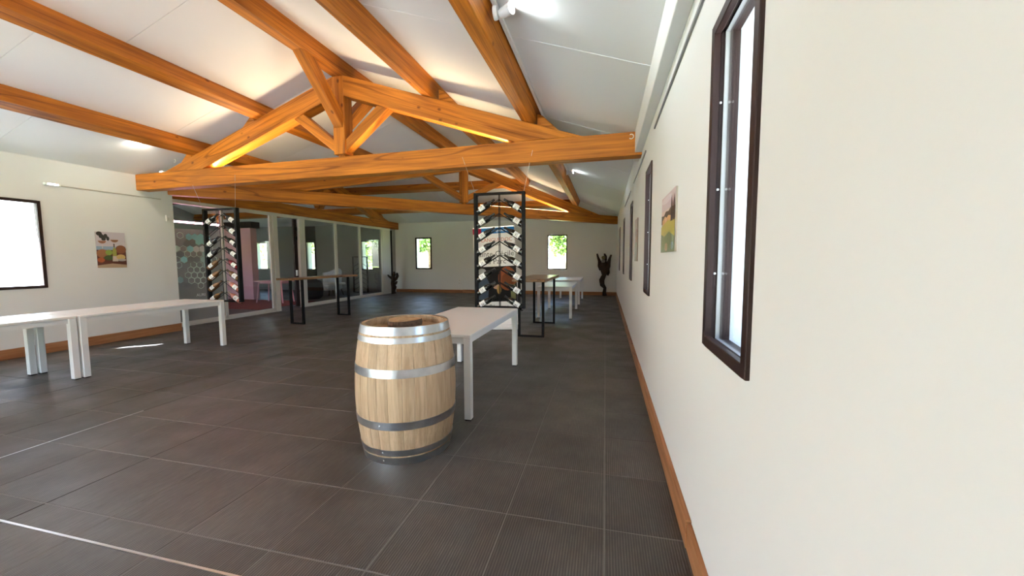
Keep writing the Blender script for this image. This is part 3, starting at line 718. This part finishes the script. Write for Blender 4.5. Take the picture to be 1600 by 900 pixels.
# hexagon film stickers on the first pane; teal ones also paint in window glare
HEXC = [((.72, .90, .82), .2), ((.30, .33, .33), .3), ((.42, .85, .92), .2), ((.20, .22, .22), .3), ((.90, .95, .95), .2), ((.42, .62, .62), .3)]
hm = [mat('hex_film_%d' % i, c, r) for i, (c, r) in enumerate(HEXC)]
hexR = .075
hex_me = [mesh_of('hex_sticker_glare', [(0, hexR * math.cos(PI / 6 + k * PI / 3), hexR * math.sin(PI / 6 + k * PI / 3)) for k in range(6)] + [(.0015, hexR * math.cos(PI / 6 + k * PI / 3), hexR * math.sin(PI / 6 + k * PI / 3)) for k in range(6)],
                   [(6, 7, 8, 9, 10, 11), (5, 4, 3, 2, 1, 0)] + [(k, (k + 1) % 6, 6 + (k + 1) % 6, 6 + k) for k in range(6)], m) for m in hm]
def hex_ring(nm, m):
    v, f = [], []
    for k in range(6):
        c, s = math.cos(PI / 6 + k * PI / 3), math.sin(PI / 6 + k * PI / 3)
        v += [(0, hexR * c, hexR * s), (0, hexR * .86 * c, hexR * .86 * s)]
    f = [(2 * k, 2 * ((k + 1) % 6), 2 * ((k + 1) % 6) + 1, 2 * k + 1) for k in range(6)]
    return mesh_of(nm, v, f, m)
ring_me = hex_ring('hex_outline', hm[0])
HEXPOS = {3: [(6.463, 1.779), (6.584, 1.789), (6.321, 1.565), (6.533, 1.435), (6.662, 1.435), (6.44, .864)], 0: [(6.261, 1.664)], 4: [(6.662, 1.667), (6.80, 1.676)],
          2: [(6.534, 1.67), (6.394, 1.435), (6.522, 1.927), (6.65, 1.933), (6.778, 1.94), (6.72, 1.83), (6.85, 1.835), (6.91, 1.94)], 5: [(6.285, 1.005), (6.86, 1.56), (6.80, 1.44), (6.92, 1.44), (6.86, 1.32)]}
HEXOUT = [(6.346, 1.952), (6.395, 1.667), (6.471, 1.558), (6.598, 1.559), (6.728, 1.561), (6.278, 1.321), (6.259, 1.436), (6.582, 1.322), (6.713, 1.32), (6.518, 1.214), (6.647, 1.211), (6.455, 1.099), (6.583, 1.094),
          (6.712, 1.088), (6.518, .978), (6.647, .971), (6.776, .97), (6.776, 1.21), (6.84, 1.09), (6.905, 1.21), (6.712, .855), (6.99, 1.56), (7.05, 1.44), (6.97, 1.68)]
for k, ps in HEXPOS.items():
    for yv, zv in ps: add_mesh('hex_sticker_glare', hex_me[k], Matrix.Translation((XG + .006, yv, zv)), part)
for yv, zv in HEXOUT: add_mesh('hex_outline', ring_me, Matrix.Translation((XG + .006, yv, zv)), part)
def text(body, size, Mx, m, parent, name='lettering', align='CENTER', shear=0, sx=1):
    cu = bpy.data.curves.new(name, 'FONT'); cu.body = body; cu.size = size; cu.align_x = align; cu.align_y = 'CENTER'; cu.shear = shear; cu.resolution_u = 2; cu.extrude = .0004
    cu.materials.append(m); tmp = bpy.data.objects.new('tmp_text', cu); COL.objects.link(tmp)
    dg = bpy.context.evaluated_depsgraph_get(); me = bpy.data.meshes.new_from_object(tmp.evaluated_get(dg)); bpy.data.objects.remove(tmp)
    me.name = name; o = bpy.data.objects.new(name, me); link(o, Mx @ Matrix.Diagonal((sx, 1, 1, 1)), parent); return o
text('AURI', .09, Matrix(((0, 0, 1, XG + .006), (1, 0, 0, 6.70), (0, 1, 0, .645), (0, 0, 0, 1))), hm[4], part)
# ------------------------------------------------------------------ room behind the glass
M_PINK = mat('pink_paint', (.90, .48, .52), .7)
MB().box(-13.6, -12.30, 11.2, 11.45, 0, 2.56).obj('pink_partition', M_PINK, label='tall pink panel standing behind the glass', cat='panel', bevel=.005)
MB().box(-13.7, -12.2, 11.15, 11.5, 2.56, 2.78).obj('header_beam', M_DARKWOOD, label='dark brown header beam on the pink panel', cat='beam')
bp_ = empty('black_panel', (-13.3, YB - .03, 0), 0, 'tall black panel around the bright window behind the glass', 'panel')
MB().box(-.62, .32, 0, .025, 0, .95).box(-.62, .32, 0, .025, 2.26, 2.95).box(-.62, -.23, 0, .025, .95, 2.26).box(.28, .32, 0, .025, .95, 2.26).obj('board', M_BLACK, W[bp_], bp_)
tube = empty('pink_neon', (-9.25, 6.02, 2.28), 0, 'pink glowing tube behind the hexagon-stickered glass', 'lamp')
MB().box(-.03, 0, 0, 1.7, -.02, .02).obj('holder', M_ALU, W[tube], tube)
for yy in (.1, 1.5): MB().tube([(-.015, yy, .02), (-.015, yy, zc_side(yy + .09, HY) - 2.28)], .003, 5).obj('hanger_wire', M_ALU, W[tube], tube)
MB().tube([(.02, .05, 0), (.02, 1.65, 0)], .016, 10).obj('tube', mat('pink_neon_glow', (1, .6, .75), .4, emit=(1, .42, .60), estr=45), W[tube], tube)
MB().box(-13.2, -9.6, 8.9, 11.1, 0, .012).obj('red_rug', mat('red_patch_colour', (.22, .035, .03), .95, noise=(30, (.30, .06, .04), .35, .65)), label='dark red rug before the pink panel', cat='rug')  # thin mottled dark red layer lying flat on the floor
pt = empty('pink_table', (-10.75, 10.6, .0), .05, 'small pink table with splayed legs behind the glass', 'table')
MB().box(-.55, .55, -.28, .28, .70, .735).obj('table_top', M_PINK, W[pt], pt, bevel=.006)
for sx in (-1, 1):
    for sy in (-1, 1):
        MB().tube([(sx * .42, sy * .2, .70), (sx * .50, sy * .25, .0)], .028, 4).obj('leg', M_PINK, W[pt], pt)
MB().box(-.42, .42, -.2, .2, .64, .70).obj('apron', M_PINK, W[pt], pt)
ac = empty('armchair', (-10.75, 13.3, 0), -.3, 'pale round-backed armchair behind the glass', 'chair')
sv, sf = [], []
nb = 16
for lay, (zz, rr_, th) in enumerate(((.25, .40, .10), (.55, .43, .10), (1.0, .45, .08), (1.06, .42, .03))):
    for k in range(nb + 1):
        t = PI * (-.05 + 1.1 * k / nb); hgt = zz if lay < 2 else zz - .16 * abs(math.cos(t)) ** 2
        sv.append((rr_ * math.cos(t), rr_ * .9 * math.sin(t), hgt)); sv.append(((rr_ - th) * math.cos(t), (rr_ - th) * .9 * math.sin(t), hgt))
def idx(l_, k, s): return (l_ * (nb + 1) + k) * 2 + s
for l_ in range(3):
    for k in range(nb):
        sf += [(idx(l_, k, 0), idx(l_, k + 1, 0), idx(l_ + 1, k + 1, 0), idx(l_ + 1, k, 0)), (idx(l_, k, 1), idx(l_ + 1, k, 1), idx(l_ + 1, k + 1, 1), idx(l_, k + 1, 1))]
for k in range(nb): sf += [(idx(3, k, 0), idx(3, k + 1, 0), idx(3, k + 1, 1), idx(3, k, 1))]
for l_ in range(3): sf += [(idx(l_, 0, 0), idx(l_ + 1, 0, 0), idx(l_ + 1, 0, 1), idx(l_, 0, 1)), (idx(l_, nb, 1), idx(l_ + 1, nb, 1), idx(l_ + 1, nb, 0), idx(l_, nb, 0))]
M_UPH = mat('pale_upholstery', (.78, .82, .88), .9)
add_mesh('backrest', mesh_of('backrest', sv, sf, M_UPH, smooth=True), W[ac], ac)
MB().box(-.36, .36, -.42, .30, .22, .44).obj('seat', M_UPH, W[ac], ac, bevel=.05, seg=3, smooth=True)
for sx in (-1, 1):
    for sy in (-1, 1): MB().tube([(sx * .28, sy * .26, .24), (sx * .33, sy * .32, 0)], .02, 8).obj('leg', M_DARKWOOD, W[ac], ac)
thr = MB()
for k in range(9):
    for j in range(7):
        x, yq = -.40 + .1 * k, -.50 + .13 * j
        zq = .46 if j > 1 else (.40, .30)[1 - j] - .02
        thr.lathe([(0, -.05), (.06, -.035), (.085, 0), (.06, .035), (0, .05)], 7, M=Matrix.Translation((x + rnd.uniform(-.02, .02), yq, zq + rnd.uniform(-.012, .012))))
thr.obj('throw_blanket', mat('shaggy_throw', (.90, .90, .88), .95), W[ac], None, smooth=True, label='shaggy off-white throw over the armchair seat', cat='blanket')
pf = empty('pouf', (-10.35, 11.85, 0), .2, 'black padded pouf behind the glass beside the armchair', 'pouf')
MB().lathe([(0, .02), (.26, .02), (.34, .10), (.36, .35), (.33, .60), (.22, .68), (0, .70)], 20).obj('cushion', M_BLACK, W[pf], pf, smooth=True)
MB().lathe([(0, 0), (.24, 0), (.24, .03), (0, .03)], 16).obj('base', M_DARKWOOD, W[pf], pf)

# ------------------------------------------------------------------ wine racks and bottles
def rack(loc, wd, ht, levels, first, step, drop, label, wires=None, depth=.07, bar=.042):
    """loc: centre of the bottom"""
    root = empty('wine_rack', loc, 0, label, 'wine rack', 'black steel wine racks'); Mx = W[root]; w = wd / 2; d = depth / 2
    for sx in (-1, 1): MB().box(sx * w - (bar if sx > 0 else 0), sx * w + (bar if sx < 0 else 0), -d, d, 0, ht).obj('side_post', M_BLACK, Mx, root, bevel=.003)
    MB().box(-w + bar, w - bar, -d, d, ht - .03, ht).obj('top_bar', M_BLACK, Mx, root, bevel=.003)
    MB().box(-w + bar, w - bar, -d, d, 0, .025).obj('bottom_bar', M_BLACK, Mx, root, bevel=.003)
    for yy in (-.028, .028): MB().tube([(0, yy, .02), (0, yy, ht - .02)], .0055, 6).obj('centre_rod', M_BLACK, Mx, root)
    for k in range(levels):
        z = first - step * k
        for sx in (-1, 1):
            for yy in (-.028, .028):
                MB().tube([(0, yy, z), (sx * (w - bar + .005), yy, z - drop)], .005, 6).obj('cradle_rod', M_BLACK, Mx, root)
    if wires:
        M_W = mat('steel_wire', (.55, .50, .45), .4, .8)
        for a, b in wires:
            MB().tube([Vector(a) - Vector(loc), Vector(b) - Vector(loc)], .0028, 5).obj('hanging_wire', M_W, Mx, root)
    return root
RW, RH, RF, RS, RD = .735, 1.625, 1.525, .1935, .205
R2 = (-1.455, 5.26, .722); R1 = (-6.50, 5.36, .690)
rack(R2, RW, RH, 8, RF, RS, RD, 'black steel wine rack hanging in front of the banner', [((-1.96, 5.165, 2.84), (-1.80, 5.24, 2.345)), ((-.96, 5.145, 2.86), (-1.10, 5.24, 2.345))])
rack(R1, RW, RH, 8, RF, RS, RD, 'black steel wine rack hanging in front of the hexagon-stickered glass', [((-6.98, 5.285, 2.72), (-6.85, 5.34, 2.315)), ((-6.03, 5.265, 2.84), (-6.15, 5.34, 2.315))])
rack((-10.25, 14.55, 0), .72, 1.55, 6, 1.30, .2, .18, 'black empty wine rack standing behind the glass at the end window')

M_BOT = {'dark': mat('dark_bottle', (.006, .007, .006), .12, spec=.6), 'amber': mat('amber_bottle', (.19, .085, .03), .15, spec=.6), 'rose': mat('rose_bottle', (.50, .20, .15), .15, spec=.6), 'red': mat('red_bottle', (.16, .012, .02), .15, spec=.6)}
M_LABEL = mat('bottle_label', (.86, .86, .85), .6); M_CAP = mat('black_capsule', (.01, .01, .01), .35)
M_PRINT = mat('label_ink', (.22, .20, .20), .7)
prof = [(0, .004), (.038, 0), (.0435, .004), (.0435, .160), (.041, .185), (.028, .218), (.0185, .24), (.0160, .255), (.0160, .290), (.0172, .292), (.0172, .302), (0, .303)]
bot_me = {k: MB().lathe(prof, 20).mesh('glass_body', m, smooth=True) for k, m in M_BOT.items()}
lab_me = MB().lathe([(.0442, .045), (.0442, .135)], 14, a0=-PI / 2 - 1.25, a1=-PI / 2 + 1.25).mesh('label', M_LABEL, smooth=True)
ink_me = MB().lathe([(.0444, .075), (.0444, .082)], 8, a0=-PI / 2 - .5, a1=-PI / 2 + .5).lathe([(.0444, .094), (.0444, .104)], 8, a0=-PI / 2 - .35, a1=-PI / 2 + .35).mesh('label_print', M_PRINT)
cap_me = {k: MB().lathe([(.0195, .237), (.0168, .255), (.0168, .289), (.018, .291), (.018, .303), (0, .3036)], 14).mesh('capsule', m, smooth=True) for k, m in (('dark', M_CAP), ('amber', mat('brown_capsule', (.10, .06, .03), .4)), ('rose', mat('pale_capsule', (.32, .22, .18), .4)), ('red', M_CAP))}
words = ['top', 'second', 'third', 'fourth', 'fifth', 'sixth', 'seventh', 'bottom']
def bottle(kind, rack_loc, k, sx, where):
    w = RW / 2 - .042; ax = Vector((-sx * w, 0, RD)).normalized()     # base to neck
    foot = Vector(rack_loc) + Vector((sx * (w - .02), 0, RF - RS * k - RD * (w - .02) / w))
    nrm = Vector((sx * RD, 0, w)).normalized()
    foot = foot + nrm * .0386
    z = ax; yb = Vector((0, 1, 0)); x = yb.cross(z)
    Mx = Matrix(((x.x, yb.x, z.x, foot.x), (x.y, yb.y, z.y, foot.y), (x.z, yb.z, z.z, foot.z), (0, 0, 0, 1)))
    root = bpy.data.objects.new('wine_bottle', None); root.empty_display_size = .05; link(root, Mx)
    cn = {'dark': 'dark', 'amber': 'amber-brown', 'rose': 'pale rose', 'red': 'deep red'}[kind]
    side = 'window-wall' if sx > 0 else 'glass'
    setmeta(root, '%s wine bottle, %s row, %s slope of the %s' % (cn, words[k], 'left' if sx < 0 else 'right', where), 'bottle', 'wine bottles in the hanging racks')
    add_mesh('glass_body', bot_me[kind], Mx, root)
    Ml = Mx @ Matrix.Rotation(rnd.uniform(-.35, .35), 4, 'Z')
    lb = add_mesh('label', lab_me, Ml, root); add_mesh('label_print', ink_me, Ml, lb)
    add_mesh('capsule', cap_me[kind], Mx, root)
for k in range(8):
    for sx in (-1, 1): bottle('dark', R2, k, sx, 'rack before the banner')
for k, kd in enumerate(['dark', None, 'dark', 'dark', 'amber', 'amber', 'amber', 'amber']):
    if kd: bottle(kd, R1, k, -1, 'rack before the glass')
for k, kd in enumerate(['dark', 'dark', 'dark', 'dark', 'red', 'amber', 'rose', 'rose']):
    bottle(kd, R1, k, 1, 'rack before the glass')

# ------------------------------------------------------------------ roll-up banner
BW, BH = .86, 2.045
bM = Matrix.Translation((-2.10, 7.45, .0)) @ Matrix.Rotation(.02, 4, 'Z') @ Matrix.Rotation(math.radians(-2.6), 4, 'Y')
ban = bpy.data.objects.new('rollup_banner', None); link(ban, bM)
setmeta(ban, 'white roll-up banner with blue header behind the hanging wine rack', 'banner')
M_BANW = mat('banner_white', (.80, .79, .78), .5)
MB().box(-BW / 2 - .02, BW / 2 + .02, -.09, .09, 0, .085).obj('base_cassette', M_TRIM, bM, ban, bevel=.015, seg=2)
MB().box(-.012, .012, .03, .05, .08, BH).obj('support_pole', M_ALU, bM, ban)
MB().box(-BW / 2, BW / 2, -.004, .0, .08, BH).obj('banner_sheet', M_BANW, bM, ban)
MB().box(-BW / 2, BW / 2, -.012, .012, BH, BH + .018).obj('top_rail', M_ALU, bM, ban)
def bprint(nm, pts, colr, lay=1):
    me = mesh_of(nm, [(p[0], -.0045 - .0004 * lay, p[1]) for p in pts], [tuple(range(len(pts)))], mat('banner_%.2f_%.2f_%.2f' % colr, colr, .75, spec=.15)); add_mesh(nm, me, bM, ban)
def rect(x0, x1, z0, z1): return [(x0, z0), (x1, z0), (x1, z1), (x0, z1)]
bprint('red_block', rect(-.43, -.25, 1.93, 2.045), (.36, .02, .06)); bprint('blue_header', rect(-.25, .43, 1.93, 2.045), (.02, .16, .42))
bprint('photo_ground', rect(-.43, .43, .56, 1.27), (.012, .011, .012))
bprint('barrel_photo', ell(.24, 1.02, .19, .24, 20), (.26, .075, .03), 2); bprint('barrel_head', ell(.24, .98, .12, .15, 20), (.16, .05, .02), 3)
bprint('shirt_photo', [(-.38, .60), (-.18, .60), (-.14, .95), (-.22, 1.12), (-.36, 1.10)], (.05, .07, .10), 2); bprint('hair_photo', ell(-.28, 1.17, .09, .07), (.34, .34, .33), 3)
bprint('hand_photo', ell(.02, .86, .08, .05), (.42, .26, .18), 4); bprint('glass_photo', ell(.06, .80, .045, .09), (.40, .24, .08), 5); bprint('sleeve_photo', [(.30, .60), (.40, .60), (.40, .92), (.30, .86)], (.14, .15, .07), 3)
def btext(b, s, x, z, colr, sx=1, shear=0): return text(b, s, bM @ Matrix.Translation((x, -.0062, z)) @ Matrix.Rotation(PI / 2, 4, 'X'), mat('ink_%.2f_%.2f_%.2f' % colr, colr, .5), ban, sx=sx, shear=shear)
btext('Languedoc', .075, .12, 1.985, (.85, .88, .9), shear=.3); btext('LANGUEDOC', .105, .06, 1.80, (.55, .12, .08)); btext('PÉZENAS', .062, 0, 1.705, (.15, .14, .14))
btext('Sainte Cécile', .155, 0, 1.52, (.06, .06, .06)); btext('du Parc', .155, 0, 1.37, (.06, .06, .06)); btext('Pézenas', .13, .03, .45, (.05, .05, .05), shear=.2); btext('www', .06, .12, .24, (.2, .2, .2))

# ------------------------------------------------------------------ white tables
def white_table(cx, cy, lx, ly, label, inset=.0, rz=0, lg=.062):
    root = empty('white_table', (cx, cy, 0), rz, label, 'table', 'white laminate folding tables'); Mx = W[root]; x, y_ = lx / 2, ly / 2; h = .765
    MB().box(-x, x, -y_, y_, h - .026, h).obj('table_top', M_WHITE, Mx, root, bevel=.003)
    for sx in (-1, 1):
        for sy in (-1, 1):
            ax, ay = sx * (x - lg / 2 - inset), sy * (y_ - lg / 2 - inset)
            l_ = MB().box(ax - lg / 2, ax + lg / 2, ay - lg / 2, ay + lg / 2, .012, h - .027).obj('leg', M_WHITELEG, Mx, root, bevel=.003)
            MB().box(ax - lg / 2 + .004, ax + lg / 2 - .004, ay - lg / 2 + .004, ay + lg / 2 - .004, 0, .012).obj('foot', M_BLACK, Mx, l_)
    z0, z1 = h - .085, h - .03; e = .02
    for sx in (-1, 1): MB().box(sx * (x - .045) - e, sx * (x - .045) + e, -y_ + lg, y_ - lg, z0, z1).obj('side_apron', M_WHITELEG, Mx, root)
    for sy in (-1, 1): MB().box(-x + lg, x - lg, sy * (y_ - .045) - e, sy * (y_ - .045) + e, z0, z1).obj('end_apron', M_WHITELEG, Mx, root)
    return root
white_table(-1.545, 4.01, .84, 1.84, 'long white table standing directly behind the oak barrel')
white_table(-6.53, 4.11, .84, 1.80, 'long white table below the picture of wine glasses')
white_table(-6.55, 2.29, .84, 1.80, 'long white table joined end to end, cut by the picture edge')
white_table(-1.16, 9.93, .82, 1.84, 'white table beyond the bar table near the end window')
white_table(-1.16, 12.78, .82, 1.84, 'farthest white table near the end wall')

# ------------------------------------------------------------------ bar tables: wooden top on two black U legs
def bar_table(cx, cy, rz, ly, legy, uw, top, label, topw):
    root = empty('bar_table', (cx, cy, 0), rz, label, 'bar table', 'wooden bar tables'); Mx = W[root]
    n = 14; pts = []
    rn = random.Random(int(abs(cx) * 100))
    for k in range(n + 1): pts.append((topw / 2 + rn.uniform(-.018, .012), -ly / 2 + ly * k / n))
    for k in range(n + 1): pts.append((-topw / 2 - rn.uniform(-.018, .012), ly / 2 - ly * k / n))
    MB().prism(pts, lambda p: (p[0], p[1], top - .045), lambda p: (p[0], p[1], top)).obj('table_top', M_BARTOP, Mx, root, bevel=.006)
    for sy in (-1, 1):
        yy = sy * legy; t = .022; mb = MB()
        mb.box(-uw / 2 - t, -uw / 2 + t, yy - t, yy + t, 0, top - .046).box(uw / 2 - t, uw / 2 + t, yy - t, yy + t, 0, top - .046)
        mb.box(-uw / 2 + t, uw / 2 - t, yy - t, yy + t, 0, .03).box(-uw / 2 + t, uw / 2 - t, yy - t, yy + t, top - .056, top - .046)
        mb.obj('u_leg', M_BLACK, Mx, root)
    return root
bar_table(-6.57, 7.80, -.07, 2.05, .71, .33, 1.03, 'narrow wooden bar table before the glass partition', .42)
bar_table(-1.30, 7.57, .0, 2.0, .76, .44, 1.06, 'wooden bar table beside the banner', .60)

# ------------------------------------------------------------------ oak barrel
BX, BY, BHt = -1.465, 2.606, .957
def br(z): return .369 - .053 * ((z - BHt / 2) / (BHt / 2)) ** 2
bar = empty('oak_barrel', (BX, BY, 0), .3, 'pale oak wine barrel with galvanised hoops before the white table', 'barrel'); Mb = W[bar]
NS = 26
widths = [rnd.uniform(.8, 1.2) for _ in range(NS)]; tot = sum(widths); a = 0
for wd in widths:
    da = 2 * PI * wd / tot; v, f = [], []; nz, na = 14, 4; g = .0022
    for i in range(nz + 1):
        z = .0 + BHt * i / nz; ro = br(z); th = .028
        if i in (0, nz): ro -= .004
        for k in range(na + 1):
            t = -da / 2 + g + (da - 2 * g) * k / na; rr_ = ro - (.0022 if k in (0, na) else 0); v.append((rr_ * math.cos(t), rr_ * math.sin(t), z))
        for k in (na, 0):
            t = -da / 2 + g + (da - 2 * g) * k / na; v.append(((ro - th) * math.cos(t), (ro - th) * math.sin(t), z))
    m_ = na + 3
    for i in range(nz):
        for k in range(m_): k2 = (k + 1) % m_; f.append((i * m_ + k, i * m_ + k2, (i + 1) * m_ + k2, (i + 1) * m_ + k))
    f.append(tuple(reversed(range(m_)))); f.append(tuple(nz * m_ + k for k in range(m_)))
    add_mesh('stave', mesh_of('stave', v, f, M_OAK), Mb @ Matrix.Rotation(a + da / 2, 4, 'Z'), bar); a += da
for z0, z1 in ((.905, .962), (.852, .890), (.623, .680), (.262, .318), (.067, .112), (0.0, .054)):
    pr = []
    for i in range(5):
        z = z0 + (z1 - z0) * i / 4; pr.append((br(min(z, BHt)) + .0035, z))
    pr2 = [(r_ - .0032, z) for r_, z in reversed(pr)]
    hp = MB().lathe(pr + pr2 + [pr[0]], 64).obj('hoop', M_HOOP, Mb, bar, smooth=True)
    MB().lathe([(0, 0), (.006, 0), (.006, .002), (0, .003)], 10, M=Matrix.Rotation(-1.9, 4, 'Z') @ Matrix.Translation((br((z0 + z1) / 2) + .003, 0, (z0 + z1) / 2)) @ Matrix.Rotation(PI / 2, 4, 'Y')).obj('rivet', M_HOOP, Mb, hp)
hr = br(.905) - .0285
for k in range(7):
    x0, x1 = -hr + 2 * hr * k / 7 + .0012, -hr + 2 * hr * (k + 1) / 7 - .0012
    P = [(hr * math.cos(2 * PI * i / 48), hr * math.sin(2 * PI * i / 48)) for i in range(48)]
    P = clip(clip(P, lambda p: p[0] - x0), lambda p: x1 - p[0])
    MB().prism(P, lambda p: (p[0], p[1], .885), lambda p: (p[0], p[1], .905)).obj('head_board', M_OAKH, Mb, bar)
# inner chime collar, darker worn wood seen above the head
MB().lathe([(br(.91) - .0285, .905), (br(.957) - .0285, .956)], 48).obj('chime', M_OAKH, Mb, bar, smooth=True)
sl = empty('wood_slice', (-1.535, 2.70, .906), 0, 'log slice with dark bark lying on the barrel head', 'wood slice')
n = 28; rr_s = [.128 + .012 * math.sin(3 * t) + rnd.uniform(-.004, .004) for t in [2 * PI * k / n for k in range(n)]]
P = [(rr_s[k] * math.cos(2 * PI * k / n), rr_s[k] * math.sin(2 * PI * k / n)) for k in range(n)]
MB().prism([(p[0] * .955, p[1] * .955) for p in P], lambda p: (p[0], p[1], .001), lambda p: (p[0], p[1], .047)).obj('slice', mat('slice_face', (.50, .33, .18), .7, noise=(20, (.35, .21, .10), .4, .65)), W[sl], sl)
v, f = [], []
for k in range(n):
    p = P[k]
    for q, z in ((1, 0), (1.03, .022), (1, .045), (.95, .045), (.95, 0)): v.append((p[0] * q, p[1] * q, z))
for k in range(n):
    for j in range(5): j2 = (j + 1) % 5; k2 = (k + 1) % n; f.append((k * 5 + j, k2 * 5 + j, k2 * 5 + j2, k * 5 + j2))
add_mesh('bark', mesh_of('bark', v, f, M_BARK), W[sl], sl)

# ------------------------------------------------------------------ vine-wood sculptures
def limb(root, name, pts, rad, m=None, seg=9):
    return MB().tube(pts, rad, seg).obj(name, m or M_DARKWOOD, W[root], root, smooth=True)
vs_ = empty('vine_sculpture', (-.03, 15.0, 0), 0, 'dark vine-stump sculpture with two raised arms in the far corner', 'sculpture')
limb(vs_, 'trunk', [(.02, 0, 0), (.0, .0, .12), (.02, -.02, .3), (-.08, 0, .42), (-.10, -.03, .60), (-.02, 0, .78), (.0, 0, .95), (-.02, -.02, 1.15), (-.05, 0, 1.3)], [.09, .07, .06, .09, .10, .085, .15, .19, .12])
limb(vs_, 'branch', [(-.10, 0, 1.0), (-.17, -.02, 1.15), (-.19, -.02, 1.32), (-.24, 0, 1.45), (-.28, 0, 1.60)], [.10, .09, .06, .04, .03])
limb(vs_, 'branch', [(.06, 0, .95), (.12, -.02, 1.15), (.15, 0, 1.28), (.19, 0, 1.42), (.24, 0, 1.56)], [.10, .10, .07, .045, .03])
limb(vs_, 'branch', [(-.05, 0, 1.25), (.02, -.03, 1.40), (.03, -.02, 1.50), (-.01, 0, 1.60)], [.10, .07, .05, .03])
limb(vs_, 'branch', [(.10, 0, 1.0), (.14, -.04, .88), (.12, -.03, .78)], [.09, .06, .03])
MB().lathe([(0, 1.38), (.05, 1.39), (.075, 1.44), (.06, 1.50), (0, 1.52)], 10, M=Matrix.Translation((-.04, -.08, 0))).obj('dried_flowers', mat('straw_flowers', (.33, .26, .12), .9, noise=(40, (.12, .12, .05), .4, .6)), W[vs_], vs_, smooth=True)
MB().lathe([(0, 1.26), (.06, 1.27), (.08, 1.33), (.05, 1.38), (0, 1.39)], 10, M=Matrix.Translation((-.05, -.12, 0))).obj('pale_stone', mat('pale_stone', (.30, .28, .26), .8), W[vs_], vs_, smooth=True)
pl_ = empty('vine_sculpture', (-8.50, 14.25, 0), 0, 'small dark gnarled vine stump beside the end of the glass partition', 'sculpture')
limb(pl_, 'trunk', [(.0, 0, 0), (-.02, 0, .12), (.03, -.02, .28), (-.04, 0, .42), (.02, -.02, .58), (.0, 0, .72)], [.10, .08, .11, .08, .10, .06])
limb(pl_, 'branch', [(0, 0, .55), (.14, -.03, .62), (.20, -.02, .74), (.17, 0, .86)], [.07, .06, .06, .04])
limb(pl_, 'branch', [(0, 0, .60), (-.12, -.02, .68), (-.20, 0, .72), (-.26, 0, .78)], [.06, .05, .04, .02])
limb(pl_, 'branch', [(.02, 0, .40), (.14, -.04, .44), (.18, -.04, .52)], [.06, .05, .03])
limb(pl_, 'branch', [(0, 0, .68), (.05, 0, .80), (.03, 0, .92)], [.06, .06, .03])

# ------------------------------------------------------------------ outdoors: ground, trees and a pale building seen through the panes
M_GRASS = mat('dry_lawn', (.16, .22, .05), .95, noise=(.6, (.34, .33, .12), .4, .6))
M_GRAVEL = mat('pale_gravel', (.62, .61, .585), .95, noise=(4, (.52, .51, .49), .4, .6))
MB().box(-60, 60, -60, 80, -.5, -.25).obj('ground', M_GRASS, label='lawn outside the windows', kind='structure', cat='ground')
MB().box(XR + .34, 9, Y0 - 6, YB + 10, -.25, -.2).box(-16, XL - .4, Y0 - 6, YC - .3, -.25, -.2).box(-9, 3, -12, Y0 - .3, -.25, -.2).obj('terrace', M_GRAVEL, label='pale gravel terrace around the building', kind='structure', cat='path')
def leaf_tree(loc, h, r, label, colr, seed):
    rn = random.Random(seed)
    root = empty('garden_tree', loc, 0, label, 'tree', 'trees outside the windows')
    MB().tube([(0, 0, 0), (.1, 0, h * .3), (0, .1, h * .6), (.05, 0, h * .85)], [.22, .17, .12, .05], 8).obj('trunk', M_BARK, W[root], root, smooth=True)
    v, f = [], []
    blobs = [(rn.uniform(-.6, .6) * r, rn.uniform(-.6, .6) * r, h * .62 + rn.uniform(-.5, .5) * r, r * rn.uniform(.35, .6)) for _ in range(14)]
    for _ in range(2600):
        bx, by, bz, brr = rn.choice(blobs); d = Vector((rn.gauss(0, 1), rn.gauss(0, 1), rn.gauss(0, 1))).normalized() * brr * rn.random() ** .4
        c = Vector((bx, by, bz)) + d; a_ = Vector((rn.gauss(0, 1), rn.gauss(0, 1), rn.gauss(0, 1))).normalized(); b_ = a_.orthogonal().normalized(); s = rn.uniform(.10, .2)
        k = len(v); v += [c - a_ * s, c + b_ * s * .5, c + a_ * s, c - b_ * s * .5]; f.append((k, k + 1, k + 2, k + 3))
    o = add_mesh('foliage', mesh_of('foliage', v, f, mat('leaf_%.2f_%.2f' % colr[:2], colr, .7)), W[root], root); o['kind'] = 'stuff'
for loc, h, r, lb, cl, sd in [((-2.5, 26, -.25), 5.2, 1.7, 'green leafy tree outside the end window above the tables', (.16, .25, .06), 1), ((-13.0, 27, -.25), 4.6, 1.2, 'green tree outside the end window by the partition', (.14, .22, .06), 2),
                              ((-24, 31, -.25), 6, 2.6, 'yellow-green tree outside the window in the black panel', (.30, .36, .07), 3), ((-31, 33, -.25), 5, 2.4, 'grey-green tree outside the pale wing window', (.24, .30, .10), 4),
                              ((-15.8, 24, -.25), 4, 1.6, 'small tree outside the far wing window', (.22, .28, .08), 5), ((-22, 9, -.25), 6, 2.4, 'leafy tree outside the cream-wall window', (.25, .28, .08), 6)]:
    leaf_tree(loc, h, r, lb, cl, sd)
hs = empty('neighbour_building', (-7, 36, -.25), 0, 'pale neighbouring building outside the end windows', 'building')
M_PALE = mat('pale_render', (.80, .77, .70), .9)
MB().box(-9, 2.2, 0, 6, 0, 3.4).obj('wall_block', M_PALE, W[hs], hs)
MB().prism([(-.4, 3.4), (6.4, 3.4), (3, 4.8)], lambda p: (-9.3, p[0], p[1]), lambda p: (2.5, p[0], p[1])).obj('roof', mat('roof_tiles', (.42, .20, .12), .9), W[hs], hs)
for xx in (-7, -3.5, 0): MB().box(xx - .5, xx + .5, -.03, 0, 1.0, 2.3).obj('window', M_GREYFR, W[hs], hs)
